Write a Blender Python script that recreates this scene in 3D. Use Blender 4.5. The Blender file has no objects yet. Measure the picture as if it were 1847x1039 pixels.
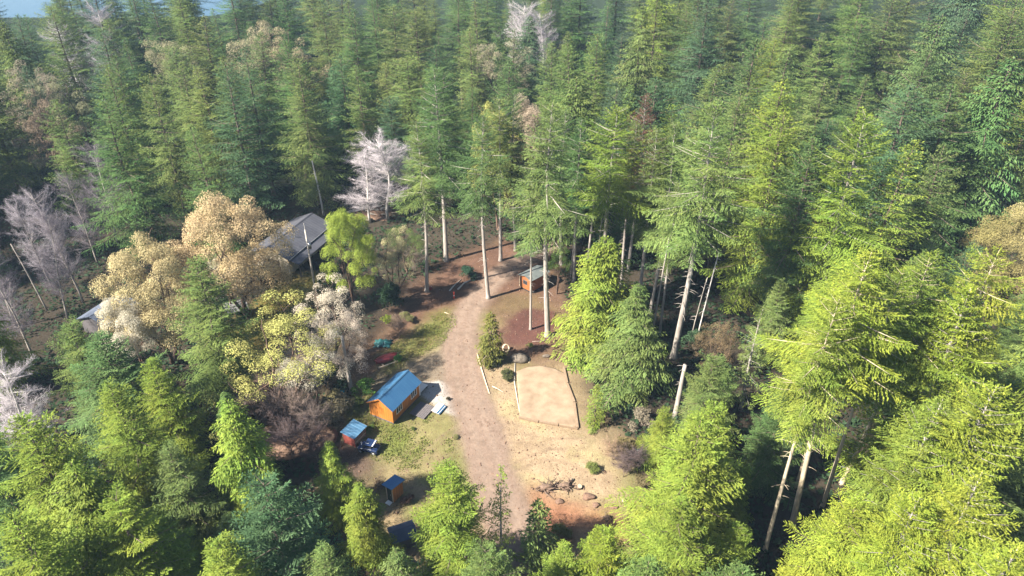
import bpy, math, random
import numpy as np
from mathutils import Vector

R = math.radians
random.seed(7)
scene = bpy.context.scene
col = scene.collection

# ------------------------------------------------------------------ camera, sky, sun, exposure
CAM_H, PITCH, FPX = 54.0, 32.0, 1249.0
cam_d = bpy.data.cameras.new('camera')
cam_d.sensor_width = 36.0
cam_d.lens = 36.0 * FPX / 1847.0
cam_d.clip_end = 6000
cam = bpy.data.objects.new('camera', cam_d)
cam.location = (0, 0, CAM_H)
cam.rotation_euler = (R(90 - PITCH), 0, 0)
col.objects.link(cam)
scene.camera = cam

SUN_EL = R(43)
SUN_AZ = Vector((-0.90, -0.44, 0)).normalized()
world = bpy.data.worlds.new('World')
scene.world = world
world.use_nodes = True
wn = world.node_tree.nodes
bg = wn['Background']
sky = wn.new('ShaderNodeTexSky')
sky.sky_type = 'NISHITA'
sky.sun_disc = False
sky.sun_elevation = SUN_EL
sky.sun_rotation = math.atan2(SUN_AZ.x, SUN_AZ.y)
sky.air_density = 1.0
sky.dust_density = 0.6
world.node_tree.links.new(sky.outputs[0], bg.inputs[0])
bg.inputs[1].default_value = 0.055

sun_d = bpy.data.lights.new('sun', 'SUN')
sun_d.energy = 5.0
sun_d.angle = R(0.9)
sun_d.color = (1.0, 0.93, 0.81)
sun = bpy.data.objects.new('sun', sun_d)
to_sun = Vector((SUN_AZ.x * math.cos(SUN_EL), SUN_AZ.y * math.cos(SUN_EL), math.sin(SUN_EL)))
sun.rotation_euler = to_sun.to_track_quat('Z', 'Y').to_euler()
sun.location = (-60, -40, 120)
col.objects.link(sun)

vs = scene.view_settings
vs.view_transform = 'Standard'
vs.look = 'None'
vs.exposure = 1.86
HAZE_DENSITY = 0.00022
vs.gamma = 1.0
vs.use_curve_mapping = False
scene.cycles.volume_bounces = 0
scene.cycles.max_bounces = 8
scene.cycles.transparent_max_bounces = 8

# ------------------------------------------------------------------ terrain and pixel helpers
def sstep(a, b, x):
    t = np.clip((x - a) / (b - a), 0, 1)
    return t * t * (3 - 2 * t)

def hill(x, y):
    """terrain height (m): flat clearing, wooded rise far right, lake basin far behind"""
    x = np.asarray(x, float); y = np.asarray(y, float)
    z = 11.0 * sstep(95, 200, y) * sstep(5, 80, x)
    z = z + 4.0 * sstep(165, 215, y)
    z = z - 9.0 * sstep(322, 345, y - 0.22 * x) * (1 - sstep(40, 120, x))
    z = z + 0.22 * np.sin(x * 0.31 + 1.3) * np.sin(y * 0.27) * sstep(105, 125, y)
    return z

cp, sp = math.cos(R(PITCH)), math.sin(R(PITCH))
def ray(px, py):
    u = (px - 923.5) / FPX; v = (519.5 - py) / FPX
    return Vector((u, cp + v * sp, -sp + v * cp))
def at(px, py, z=0.0):
    d = ray(px, py)
    t = (z - CAM_H) / d.z
    return Vector((d.x * t, d.y * t, z))
def on_ground(px, py):
    z = 0.0
    for _ in range(12):
        p = at(px, py, z); z = float(hill(p.x, p.y))
    return Vector((p.x, p.y, z))
def under_tip(px, py, h):
    """foot of a tree of height h whose tip is seen at a pixel"""
    z = 0.0
    for _ in range(12):
        p = at(px, py, z + h); z = float(hill(p.x, p.y))
    return Vector((p.x, p.y, z))
def to_px(p):
    dx, dy, dz = p[0], p[1], p[2] - CAM_H
    f = dy * cp - dz * sp; up = dy * sp + dz * cp
    return 923.5 + FPX * dx / f, 519.5 - FPX * up / f

# ------------------------------------------------------------------ mesh helpers
def new_mesh(name, V, F, mats, smooth=False, fattr=None):
    me = bpy.data.meshes.new(name)
    V = np.asarray(V, np.float32)
    F = np.asarray(F, np.int32)
    n, k = F.shape
    me.vertices.add(len(V)); me.vertices.foreach_set('co', V.ravel())
    me.loops.add(n * k); me.loops.foreach_set('vertex_index', F.ravel())
    me.polygons.add(n)
    me.polygons.foreach_set('loop_start', np.arange(n, dtype=np.int32) * k)
    if smooth:
        me.polygons.foreach_set('use_smooth', np.ones(n, bool))
    if fattr is not None:
        a = me.attributes.new('tone', 'FLOAT', 'FACE')
        a.data.foreach_set('value', np.asarray(fattr, np.float32))
    for m in (mats if isinstance(mats, (list, tuple)) else [mats]):
        me.materials.append(m)
    me.update(calc_edges=True)
    return me

class MB:
    """collects boxes, prisms and tubes into one mesh"""
    def __init__(self): self.v = []; self.f = []
    def add(self, vs_, fs):
        o = len(self.v); self.v += [tuple(p) for p in vs_]; self.f += [[i + o for i in q] for q in fs]
        return self
    def box(self, x0, x1, y0, y1, z0, z1):
        return self.add([(x0,y0,z0),(x1,y0,z0),(x1,y1,z0),(x0,y1,z0),(x0,y0,z1),(x1,y0,z1),(x1,y1,z1),(x0,y1,z1)],
            [(0,3,2,1),(4,5,6,7),(0,1,5,4),(1,2,6,5),(2,3,7,6),(3,0,4,7)])
    def prism(self, poly, a0, a1, axis='x'):
        n = len(poly)
        def mk(a, p):
            return {'x': (a, p[0], p[1]), 'y': (p[0], a, p[1]), 'z': (p[0], p[1], a)}[axis]
        vv = [mk(a0, p) for p in poly] + [mk(a1, p) for p in poly]
        ff = [tuple(range(n)), tuple(range(2*n-1, n-1, -1))] + [(i, i+n, (i+1) % n + n, (i+1) % n) for i in range(n)]
        return self.add(vv, ff)
    def slab(self, a, b, c, d, th):
        """thick sheet through four corners, thickened downwards"""
        a, b, c, d = [Vector(p) for p in (a, b, c, d)]
        n = (b - a).cross(d - a).normalized() * th
        if n.z < 0: n = -n
        return self.add([a, b, c, d, a-n, b-n, c-n, d-n], [(0,1,2,3),(7,6,5,4),(0,4,5,1),(1,5,6,2),(2,6,7,3),(3,7,4,0)])
    def tube(self, pts, rads, n=8, cap=True):
        pts = [Vector(p) for p in pts]; o = len(self.v)
        for i, p in enumerate(pts):
            d = (pts[min(i+1, len(pts)-1)] - pts[max(i-1, 0)]).normalized()
            u = d.cross(Vector((0, 0, 1)) if abs(d.z) < .9 else Vector((1, 0, 0))).normalized(); w = d.cross(u)
            for k in range(n):
                a = 2 * math.pi * k / n
                self.v.append(tuple(p + (u * math.cos(a) + w * math.sin(a)) * rads[i]))
        for i in range(len(pts) - 1):
            for k in range(n):
                self.f.append([o+i*n+k, o+i*n+(k+1) % n, o+(i+1)*n+(k+1) % n, o+(i+1)*n+k])
        if cap:
            self.f.append([o+k for k in range(n)][::-1]); m = o + (len(pts)-1)*n
            self.f.append([m+k for k in range(n)])
        return self
    def mesh(self, name, m, smooth=False):
        me = bpy.data.meshes.new(name)
        me.from_pydata(self.v, [], self.f)
        me.materials.append(m)
        if smooth:
            for p in me.polygons: p.use_smooth = True
        me.update()
        import bmesh
        bm = bmesh.new(); bm.from_mesh(me); bmesh.ops.recalc_face_normals(bm, faces=bm.faces); bm.to_mesh(me); bm.free()
        return me
    def build(self, name, m, parent=None, smooth=False, bevel=0.0):
        o = link(name, self.mesh(name, m, smooth), parent)
        if bevel:
            b = o.modifiers.new('bevel', 'BEVEL'); b.width = bevel; b.segments = 2; b.limit_method = 'ANGLE'
        return o

def link(name, data, parent=None):
    o = bpy.data.objects.new(name, data)
    col.objects.link(o)
    if parent is not None: o.parent = parent
    return o
def tag(o, label=None, cat=None, group=None, kind=None):
    if label: o['label'] = label
    if cat: o['category'] = cat
    if group: o['group'] = group
    if kind: o['kind'] = kind
    return o
def thing(name, label, cat, loc=(0, 0, 0), rz=0.0, group=None):
    o = link(name, None); o.location = loc; o.rotation_euler = (0, 0, rz); o.empty_display_size = .3
    return tag(o, label, cat, group)

# ------------------------------------------------------------------ noise (numpy) for ground colours
def vnoise(x, y, s, seed=0):
    x = np.asarray(x) / s; y = np.asarray(y) / s
    xi = np.floor(x).astype(np.int64); yi = np.floor(y).astype(np.int64)
    fx = x - xi; fy = y - yi
    fx = fx*fx*(3-2*fx); fy = fy*fy*(3-2*fy)
    def hsh(a, b):
        n = (a * 374761393 + b * 668265263 + seed * 974634777) & 0xffffffff
        n = ((n ^ (n >> 13)) * 1274126177) & 0xffffffff
        return ((n ^ (n >> 16)) & 0xffff) / 65535.0
    return (hsh(xi, yi)*(1-fx)+hsh(xi+1, yi)*fx)*(1-fy) + (hsh(xi, yi+1)*(1-fx)+hsh(xi+1, yi+1)*fx)*fy
def fbm(x, y, s, seed=0, o=4):
    t = 0; a = .5; w = 0
    for i in range(o):
        t = t + a * vnoise(x, y, s / 2**i, seed + i); w += a; a *= .55
    return t / w

# ------------------------------------------------------------------ materials
def mat(name):
    m = bpy.data.materials.new(name); m.use_nodes = True
    nt = m.node_tree
    return m, nt.nodes, nt.links, nt.nodes['Principled BSDF']
def noise_node(N, L, scale, detail=6, coord='Object', rough=.6):
    tc = N.new('ShaderNodeTexCoord'); nz = N.new('ShaderNodeTexNoise')
    nz.inputs['Scale'].default_value = scale; nz.inputs['Detail'].default_value = detail; nz.inputs['Roughness'].default_value = rough
    L.new(tc.outputs[coord], nz.inputs['Vector'])
    return nz
def mixc(N, L, fac, a, b, mode='MIX'):
    m = N.new('ShaderNodeMix'); m.data_type = 'RGBA'; m.blend_type = mode
    for sock, val in ((m.inputs[0], fac), (m.inputs[6], a), (m.inputs[7], b)):
        if hasattr(val, 'is_output'): L.new(val, sock)
        else: sock.default_value = val if not isinstance(val, tuple) else (*val, 1)[:4]
    return m.outputs[2]
def ramp(N, L, src, stops):
    r = N.new('ShaderNodeValToRGB'); e = r.color_ramp.elements
    while len(e) < len(stops): e.new(.5)
    for el, (p, c) in zip(e, stops): el.position = p; el.color = (*c, 1)
    L.new(src, r.inputs[0]); return r.outputs[0]

def weathered(name, c1, c2, scale=3.0, rough=.7, metal=0.0, bump=.2, streak=None, coord='Object'):
    """two-tone worn surface with fine relief"""
    m, N, L, B = mat(name)
    n1 = noise_node(N, L, scale, 8, coord)
    if streak:
        mp = N.new('ShaderNodeMapping'); mp.inputs['Scale'].default_value = streak
        L.new(N['Texture Coordinate'].outputs[coord], mp.inputs[0]); L.new(mp.outputs[0], n1.inputs['Vector'])
    f = ramp(N, L, n1.outputs[0], [(.32, c1), (.68, c2)])
    L.new(f, B.inputs['Base Color'])
    B.inputs['Roughness'].default_value = rough; B.inputs['Metallic'].default_value = metal
    if bump:
        b = N.new('ShaderNodeBump'); b.inputs['Strength'].default_value = bump; b.inputs['Distance'].default_value = .02
        n2 = noise_node(N, L, scale * 9, 6, coord); L.new(n2.outputs[0], b.inputs['Height']); L.new(b.outputs[0], B.inputs['Normal'])
    return m

def boarded(name, c1, c2, pitch=.30, rough=.65):
    """painted vertical boarding: fine grooves every pitch metres, rain streaks and faded patches"""
    m = weathered(name, c1, c2, 1.1, rough, 0, .15)
    N, L = m.node_tree.nodes, m.node_tree.links; B = N['Principled BSDF']
    tc = N['Texture Coordinate']; sx = N.new('ShaderNodeSeparateXYZ'); L.new(tc.outputs['Object'], sx.inputs[0])
    ad = N.new('ShaderNodeMath'); ad.operation = 'ADD'; L.new(sx.outputs[0], ad.inputs[0]); L.new(sx.outputs[1], ad.inputs[1])
    md = N.new('ShaderNodeMath'); md.operation = 'PINGPONG'; md.inputs[1].default_value = pitch / 2; L.new(ad.outputs[0], md.inputs[0])
    st = N.new('ShaderNodeMapRange'); st.inputs[1].default_value = 0; st.inputs[2].default_value = .035; L.new(md.outputs[0], st.inputs[0])
    old = B.inputs['Base Color'].links[0].from_socket
    sk = noise_node(N, L, 2.2, 5); mp = N.new('ShaderNodeMapping'); mp.inputs['Scale'].default_value = (3, 3, .35); L.new(tc.outputs['Object'], mp.inputs[0]); L.new(mp.outputs[0], sk.inputs['Vector'])
    v = N.new('ShaderNodeMapRange'); v.inputs[1].default_value = .3; v.inputs[2].default_value = .7; v.inputs[3].default_value = .78; v.inputs[4].default_value = 1.08; L.new(sk.outputs[0], v.inputs[0])
    h1 = N.new('ShaderNodeHueSaturation'); L.new(old, h1.inputs['Color']); L.new(v.outputs[0], h1.inputs['Value'])
    L.new(mixc(N, L, st.outputs[0], tuple(k * .45 for k in c1), h1.outputs[0]), B.inputs['Base Color'])
    return m

def foliage_mat(name, trans=.35, rough=.6, lo=.62, hi=1.38, hv_=.022):
    """leaf colour = the object's own colour varied per leaf and per tree"""
    m, N, L, B = mat(name)
    oi = N.new('ShaderNodeObjectInfo'); at_ = N.new('ShaderNodeAttribute'); at_.attribute_name = 'tone'
    mp = N.new('ShaderNodeMapRange'); mp.inputs[3].default_value = lo; mp.inputs[4].default_value = hi
    L.new(at_.outputs['Fac'], mp.inputs[0])
    hs = N.new('ShaderNodeHueSaturation')
    hr = N.new('ShaderNodeMapRange'); hr.inputs[3].default_value = .5 - hv_ * 1.1; hr.inputs[4].default_value = .5 + hv_ * .7
    L.new(at_.outputs['Fac'], hr.inputs[0]); hr.inputs[1].default_value = 1; hr.inputs[2].default_value = 0
    L.new(hr.outputs[0], hs.inputs['Hue']); L.new(mp.outputs[0], hs.inputs['Value']); L.new(oi.outputs['Color'], hs.inputs['Color'])
    # clumps of slightly different age
    nz = noise_node(N, L, .45, 3)
    cl = N.new('ShaderNodeMapRange'); cl.inputs[1].default_value = .3; cl.inputs[2].default_value = .7; cl.inputs[3].default_value = .75; cl.inputs[4].default_value = 1.25
    L.new(nz.outputs[0], cl.inputs[0])
    hv = N.new('ShaderNodeHueSaturation'); L.new(hs.outputs[0], hv.inputs['Color']); L.new(cl.outputs[0], hv.inputs['Value'])
    n2 = noise_node(N, L, .21, 2); h2 = N.new('ShaderNodeMapRange'); h2.inputs[1].default_value = .3; h2.inputs[2].default_value = .7; h2.inputs[3].default_value = .5 - hv_; h2.inputs[4].default_value = .5 + hv_
    L.new(n2.outputs[0], h2.inputs[0]); L.new(h2.outputs[0], hv.inputs['Hue'])
    L.new(hv.outputs[0], B.inputs['Base Color']); B.inputs['Roughness'].default_value = rough
    B.inputs['Specular IOR Level'].default_value = .07
    tr = N.new('ShaderNodeBsdfTranslucent')
    L.new(hv.outputs[0], tr.inputs['Color'])
    mx = N.new('ShaderNodeMixShader'); mx.inputs[0].default_value = trans
    L.new(B.outputs[0], mx.inputs[1]); L.new(tr.outputs[0], mx.inputs[2])
    L.new(mx.outputs[0], N['Material Output'].inputs[0])
    return m

M = {}
M['needles'] = foliage_mat('needles', .14)
M['leaves'] = foliage_mat('leaves', .22, .6, .84, 1.16, .006)
M['twigs'] = foliage_mat('twigs', 0.0, .8)
def bark_mat(name, c1, c2):
    return weathered(name, c1, c2, 1.6, .9, 0, .8, streak=(3, 3, .5))
M['bark_grey'] = bark_mat('bark_grey', (.20, .17, .145), (.40, .36, .32))
M['bark_brown'] = bark_mat('bark_brown', (.09, .06, .045), (.20, .15, .12))
M['bark_red'] = bark_mat('bark_red', (.06, .035, .025), (.16, .10, .07))
M['bark_tan'] = bark_mat('bark_tan', (.34, .27, .18), (.52, .44, .32))
M['bark_pale'] = bark_mat('bark_pale', (.38, .35, .32), (.62, .58, .54))
M['orange'] = boarded('orange_siding', (0.425, 0.1445, 0.0187), (0.493, 0.1785, 0.0298))
M['orange_brown'] = boarded('orange_brown_siding', (0.255, 0.085, 0.0255), (0.357, 0.1318, 0.0425), .25)
M['blue_roof'] = weathered('blue_metal_roof', (0.0382, 0.1232, 0.255), (0.051, 0.153, 0.289), .8, .38, .25, .05)
M['blue_roof_old'] = weathered('faded_blue_roof', (.04, .115, .215), (.075, .17, .27), 1.3, .5, .2, .15)
M['grey_roof'] = weathered('grey_metal_roof', (.055, .056, .070), (.082, .084, .10), .5, .6, .1, .06)
M['felt_roof'] = weathered('grey_felt_roof', (.075, .088, .088), (.12, .135, .13), 1.5, .9, 0, .2)
M['slate_roof'] = weathered('slate_blue_roof', (.07, .085, .125), (.10, .12, .165), .6, .8, 0, .1)
M['white'] = weathered('white_paint', (0.612, 0.595, 0.561), (0.697, 0.68, 0.646), 2, .5, 0, .05)
M['beige'] = weathered('beige_siding', (.40, .35, .27), (.48, .42, .33), 1.2, .7, 0, .1)
M['dark_wood'] = weathered('dark_weathered_wood', (.045, .04, .045), (.17, .15, .15), 5, .85, 0, .5, streak=(1, 8, 8))
M['pale_wood'] = weathered('pale_cut_wood', (.45, .34, .22), (.62, .50, .36), 4, .8, 0, .3, streak=(1, 6, 6))
M['silver_wood'] = weathered('silvered_wood', (.34, .30, .26), (.55, .50, .44), 3, .85, 0, .5, streak=(1, 6, 6))
M['red_wood'] = weathered('red_stained_wood', (.17, .035, .028), (.30, .07, .05), 3, .75, 0, .3)
M['firewood'] = weathered('firewood', (.25, .10, .07), (.48, .30, .22), 9, .85, 0, .5)
M['dark'] = weathered('dark_interior', (.012, .012, .014), (.03, .03, .03), 2, .8)
M['door_green'] = weathered('dark_green_door', (.018, .03, .018), (.03, .045, .028), 2, .6)
M['red_hull'] = weathered('dark_red_hull', (.17, .018, .022), (.28, .04, .04), 3, .45, 0, .1)
M['teal'] = weathered('teal_tarp', (.008, .07, .075), (.015, .11, .11), 3, .55, 0, .3)
M['turquoise'] = weathered('turquoise_plastic', (.02, .28, .40), (.05, .38, .48), 3, .4, 0, .05)
M['navy'] = weathered('navy_paint', (.008, .018, .055), (.015, .03, .085), 2, .25, 0, .02)
M['rubber'] = weathered('black_rubber', (.012, .012, .012), (.03, .03, .03), 6, .85)
M['scarlet'] = weathered('scarlet_plastic', (.55, .04, .02), (.65, .08, .04), 4, .5, 0, .05)
M['steel'] = weathered('galvanised_steel', (.36, .36, .37), (.5, .5, .5), 4, .4, .7, .1)
M['rock'] = weathered('grey_rock', (.075, .06, .045), (.20, .165, .13), 2.5, .9, 0, .8)
M['soil'] = weathered('turned_soil', (.09, .05, .035), (.24, .15, .10), 2.5, .95, 0, 1.0)
M['root'] = weathered('dark_roots', (.06, .04, .03), (.2, .13, .09), 4, .9, 0, .7)
m, N, L, B = mat('window_glass')
B.inputs['Base Color'].default_value = (.02, .025, .03, 1); B.inputs['Roughness'].default_value = .08
M['glass'] = m
m, N, L, B = mat('lake_water')
B.inputs['Base Color'].default_value = (.02, .06, .10, 1); B.inputs['Roughness'].default_value = .12
nz = noise_node(N, L, .35, 4); b = N.new('ShaderNodeBump'); b.inputs['Strength'].default_value = .25
L.new(nz.outputs[0], b.inputs['Height']); L.new(b.outputs[0], B.inputs['Normal'])
M['water'] = m

# ------------------------------------------------------------------ ground
def wpoly(pts): return np.array([at(*p)[:2] for p in pts])
def sdf(poly, x, y):
    d = np.full(x.shape, 1e9); inside = np.zeros(x.shape, bool); n = len(poly)
    for i in range(n):
        ax, ay = poly[i]; bx, by = poly[(i + 1) % n]
        ex, ey = bx - ax, by - ay
        t = np.clip(((x-ax)*ex + (y-ay)*ey) / (ex*ex + ey*ey + 1e-9), 0, 1)
        d = np.minimum(d, np.hypot(x-ax-t*ex, y-ay-t*ey))
        c = ((ay > y) != (by > y)) & (x < (bx-ax)*(y-ay)/(by-ay+1e-12) + ax)
        inside ^= c
    return np.where(inside, -d, d)
def line_dist(pts, w, x, y):
    """distance to a polyline minus its local half width"""
    d = np.full(x.shape, 1e9)
    for i in range(len(pts) - 1):
        ax, ay = pts[i]; bx, by = pts[i+1]; ex, ey = bx-ax, by-ay
        t = np.clip(((x-ax)*ex + (y-ay)*ey) / (ex*ex + ey*ey), 0, 1)
        d = np.minimum(d, np.hypot(x-ax-t*ex, y-ay-t*ey) - (w[i]*(1-t) + w[i+1]*t))
    return d
def spline(pts, k=8):
    P = [np.array(p, float) for p in pts]; P = [2*P[0]-P[1]] + P + [2*P[-1]-P[-2]]; out = []
    for i in range(1, len(P) - 2):
        for j in range(k):
            t = j / k
            out.append(.5*((2*P[i]) + (-P[i-1]+P[i+1])*t + (2*P[i-1]-5*P[i]+4*P[i+1]-P[i+2])*t*t + (-P[i-1]+3*P[i]-3*P[i+1]+P[i+2])*t**3))
    out.append(P[-2]); return np.array(out)

ROADPX = [(960, 1100), (935, 1000), (905, 905), (874, 800), (848, 715), (833, 650), (833, 600), (850, 555), (885, 512), (935, 474), (990, 446), (1060, 420)]
ROAD_W = [2.6, 2.5, 2.4, 2.3, 2.3, 2.2, 2.0, 1.9, 1.9, 1.9, 1.8, 1.7]
road_c = spline([tuple(at(*p)[:2]) + (w,) for p, w in zip(ROADPX, ROAD_W)])
CLEAR = wpoly([(640,960),(560,880),(610,800),(600,720),(650,650),(690,610),(760,540),(800,480),(900,440),(985,470),(1020,560),(1040,650),(1090,760),(1150,850),(1185,960),(1100,1010),(950,1060),(760,1060)])
APRON = wpoly([(690,690),(740,655),(790,630),(830,600),(850,640),(850,700),(835,720),(770,690)])
SAND = wpoly([(880,660),(925,665),(935,750),(1040,775),(1075,800),(1110,860),(1120,910),(1050,900),(985,890),(940,870),(905,780)])
CLAY = wpoly([(960,890),(1040,910),(1110,925),(1150,945),(1110,970),(1000,975),(945,960)])
GREEN1 = wpoly([(690,640),(740,595),(800,560),(825,575),(800,620),(740,650),(700,680)])
GREEN2 = wpoly([(620,720),(660,690),(680,760),(760,760),(800,735),(830,750),(830,800),(760,850),(700,850),(640,800)])
GRAVEL = wpoly([(748,696),(762,688),(792,687),(818,699),(835,722),(838,745),(825,752),(800,742),(775,724),(757,712)])
MULCH = wpoly([(905,590),(930,560),(985,560),(1010,585),(990,612),(950,620),(915,612)])
DARKS = wpoly([(560,820),(620,790),(655,800),(690,830),(680,860),(640,880),(580,900)])
PALE = wpoly([(425,690),(470,640),(540,620),(585,680),(540,720),(450,730)])
LAWN = wpoly([(395,600),(440,560),(515,500),(585,490),(575,540),(520,590),(470,650),(430,690),(400,650)])
REDBR_SHADE = wpoly([(640,640),(690,600),(745,520),(800,470),(900,430),(1000,450),(1030,560),(1010,640),(930,660),(890,640),(890,560),(820,560),(760,600),(700,640),(670,690),(640,690)])
YARD2 = wpoly([(890,560),(905,530),(950,525),(1010,560),(1000,600),(930,575)])

TRACKS = [spline([tuple(at(*p)[:2]) for p in t_]) for t_ in ([(895,860),(945,835),(1000,820),(1060,840)], [(890,800),(930,790),(990,800),(1050,800)], [(930,900),(985,915),(1060,925),(1140,945)], [(845,760),(800,790),(750,830),(720,860)])]
def ground_rgb(x, y):
    n1 = fbm(x, y, 6.0, 1); n2 = fbm(x, y, 1.6, 5); n3 = fbm(x, y, .5, 9, 2)
    wob = (fbm(x, y, 4.0, 20) - .5) * 3.2 + (n2 - .5) * 1.6
    c = np.empty(x.shape + (3,))
    c[:] = (.060, .048, .034)
    far_ = sstep(105, 135, y)[..., None]
    c = c * (1 - far_) + np.array((.028, .042, .024)) * far_
    c *= (.6 + .9 * n1)[..., None]
    def lay(mask, rgb, amt=1.0, var=.5):
        nonlocal c
        k = (np.clip(mask, 0, 1) * amt)[..., None]
        v = (1 - var / 2 + var * n2)[..., None]
        c = c * (1 - k) + np.array(rgb) * v * k
    def soft(poly, e=1.6): return 1 - sstep(-e, e, sdf(poly, x, y) + wob)
    lay(soft(CLEAR, 2.5), (.31, .235, .135))
    lay(soft(CLEAR, 2.5) * sstep(.5, .66, n1), (.19, .20, .065), .75)
    lay(soft(REDBR_SHADE, 3), (.155, .085, .06), .95)  # red-brown ground; part of its darkness is tree shade put into the colour
    lay(soft(YARD2, 2), (.19, .135, .07), .9)
    lay(soft(GREEN1), (.225, .19, .07), .9)
    lay(soft(GREEN1) * sstep(.45, .6, n2), (.14, .165, .042), .6)
    lay(soft(GREEN2), (.25, .225, .095), .85)
    lay(soft(GREEN2) * sstep(.47, .62, fbm(x, y, 2.6, 33)), (.155, .19, .042), .85)
    lay(soft(LAWN), (.30, .23, .075), 1)
    lay(soft(PALE), (.46, .36, .26), .9)
    lay(soft(SAND), (.42, .312, .20), 1, .35)
    lay(soft(SAND) * sstep(.55, .7, fbm(x, y, 3.3, 61)), (.40, .35, .17), .5)
    lay(soft(SAND) * sstep(.52, .68, fbm(x, y, 1.1, 67)), (.33, .235, .15), .4)
    for off in (-.75, .75):
        for tr in TRACKS:
            lay((1 - sstep(.08, .24, np.abs(line_dist(tr + np.array([off * .3, off]), np.zeros(len(tr)), x, y)))) * sstep(.35, .5, n2), (.27, .19, .13), .5)
    lay(soft(CLAY, 2), (.36, .17, .098), .95)
    lay(soft(APRON), (.25, .20, .15), .9, .3)
    lay(1 - sstep(-.25, .25, sdf(GRAVEL, x, y) + wob * .1), (.50, .465, .43), .95, .2)
    lay(soft(MULCH, .7), (.135, .062, .05), .95)
    lay(soft(MULCH, .7) * sstep(.55, .7, fbm(x, y, 2.4, 77)), (.15, .07, .055), .5)
    lay(soft(DARKS), (.11, .07, .06), .9)
    rd = line_dist(road_c[:, :2], road_c[:, 2], x, y) + wob * .35
    lay(1 - sstep(-.7, .9, rd), (.30, .215, .165), 1, .3)
    # two wheel tracks, packed paler, and a darker crown of loose soil
    ax = np.abs(line_dist(road_c[:, :2], np.zeros(len(road_c)), x, y) - .85 + (n1 - .5) * .6)
    lay((1 - sstep(.15, .55, ax)) * (1 - sstep(-1, 0, rd)), (.33, .245, .19), .6, .3)
    lay(sstep(.66, .78, n3) * sstep(.45, .6, n2) * (1 - sstep(-.3, .3, rd)), (.13, .085, .065), .6)
    return c * (.52 + .24 * n3)[..., None]

def ground_mat(name, scale=1.0, amp=.31):
    m, N, L, B = mat(name)
    a = N.new('ShaderNodeVertexColor'); a.layer_name = 'soil'
    n1 = noise_node(N, L, 6 * scale, 8, 'Object', .7)
    f = N.new('ShaderNodeMapRange'); f.inputs[1].default_value = .25; f.inputs[2].default_value = .75; f.inputs[3].default_value = 1 - amp; f.inputs[4].default_value = 1 + amp
    L.new(n1.outputs[0], f.inputs[0])
    hs = N.new('ShaderNodeHueSaturation'); L.new(a.outputs[0], hs.inputs['Color']); L.new(f.outputs[0], hs.inputs['Value'])
    L.new(hs.outputs[0], B.inputs['Base Color']); B.inputs['Roughness'].default_value = .95; B.inputs['Specular IOR Level'].default_value = .1
    b = N.new('ShaderNodeBump'); b.inputs['Strength'].default_value = .9; b.inputs['Distance'].default_value = .12
    n2 = noise_node(N, L, 2.6 * scale, 10, 'Object', .7); L.new(n2.outputs[0], b.inputs['Height']); L.new(b.outputs[0], B.inputs['Normal'])
    return m
M['ground'] = ground_mat('forest_soil')
M['road'] = ground_mat('packed_dirt', .6, .16)

def colour_mesh(me, V):
    c = ground_rgb(V[:, 0].astype(float), V[:, 1].astype(float))
    ca = me.color_attributes.new('soil', 'FLOAT_COLOR', 'POINT')
    ca.data.foreach_set('color', np.concatenate([c, np.ones((len(c), 1))], 1).astype(np.float32).ravel())

def micro(x, y):
    """small bumps of the soil in the clearing (m)"""
    return .10 * (fbm(x, y, 3.0, 41) - .5) + .06 * (fbm(x, y, .9, 43, 2) - .5)
def axis(lo, hi, step, far):
    a = list(np.arange(lo, hi + 1e-6, step)); s = step; v = hi
    while v < far: s *= 1.35; v += s; a.append(v)
    s = step; v = lo; pre = []
    while v > -far: s *= 1.35; v -= s; pre.append(v)
    return np.array(pre[::-1] + a)
gx, gy = axis(-46, 34, .32, 2500), axis(33, 112, .32, 2500)
X, Y = np.meshgrid(gx, gy, indexing='ij')
near = (1 - sstep(112, 125, Y)) * (1 - sstep(34, 45, np.abs(X + 6) - 8))
V = np.stack([X, Y, hill(X, Y) + micro(X, Y) * near], -1).reshape(-1, 3)
nx, ny = X.shape
idx = np.arange(nx * ny).reshape(nx, ny)
F = np.stack([idx[:-1, :-1], idx[1:, :-1], idx[1:, 1:], idx[:-1, 1:]], -1).reshape(-1, 4)
me = new_mesh('ground', V, F, M['ground'], True); colour_mesh(me, V)
tag(link('ground', me), kind='structure')

# road: a sheet 1.2 cm over the soil, ragged edge, slightly dished wheel tracks
cl = spline([tuple(p) for p in road_c], 6)
rows = []
NW = 17
for i in range(len(cl)):
    d = cl[min(i+1, len(cl)-1), :2] - cl[max(i-1, 0), :2]; d /= np.linalg.norm(d); nrm = np.array([-d[1], d[0]])
    for k in range(NW):
        s = k / (NW - 1) * 2 - 1
        e = 1 + .18 * (vnoise(i * .35, s * 3 + 5, 1.0, 3) - .5) * abs(s)
        p = cl[i, :2] + nrm * s * cl[i, 2] * e
        rows.append((p[0], p[1], .03 if abs(s) < .99 else .012))
V = np.array(rows); V[:, 2] += hill(V[:, 0], V[:, 1]) + micro(V[:, 0], V[:, 1])
idx = np.arange(len(V)).reshape(-1, NW)
F = np.stack([idx[:-1, :-1], idx[:-1, 1:], idx[1:, 1:], idx[1:, :-1]], -1).reshape(-1, 4)[:, ::-1]
me = new_mesh('dirt_road', V, F, M['road'], True); colour_mesh(me, V)
tag(link('dirt_road', me), kind='structure')

# lake far behind the left of the wood
lk = MB().add([(-900, 235, -4.5), (150, 235, -4.5), (150, 1500, -4.5), (-900, 1500, -4.5)], [(0, 1, 2, 3)]).build('lake', M['water'])
tag(lk, kind='structure')

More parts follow.
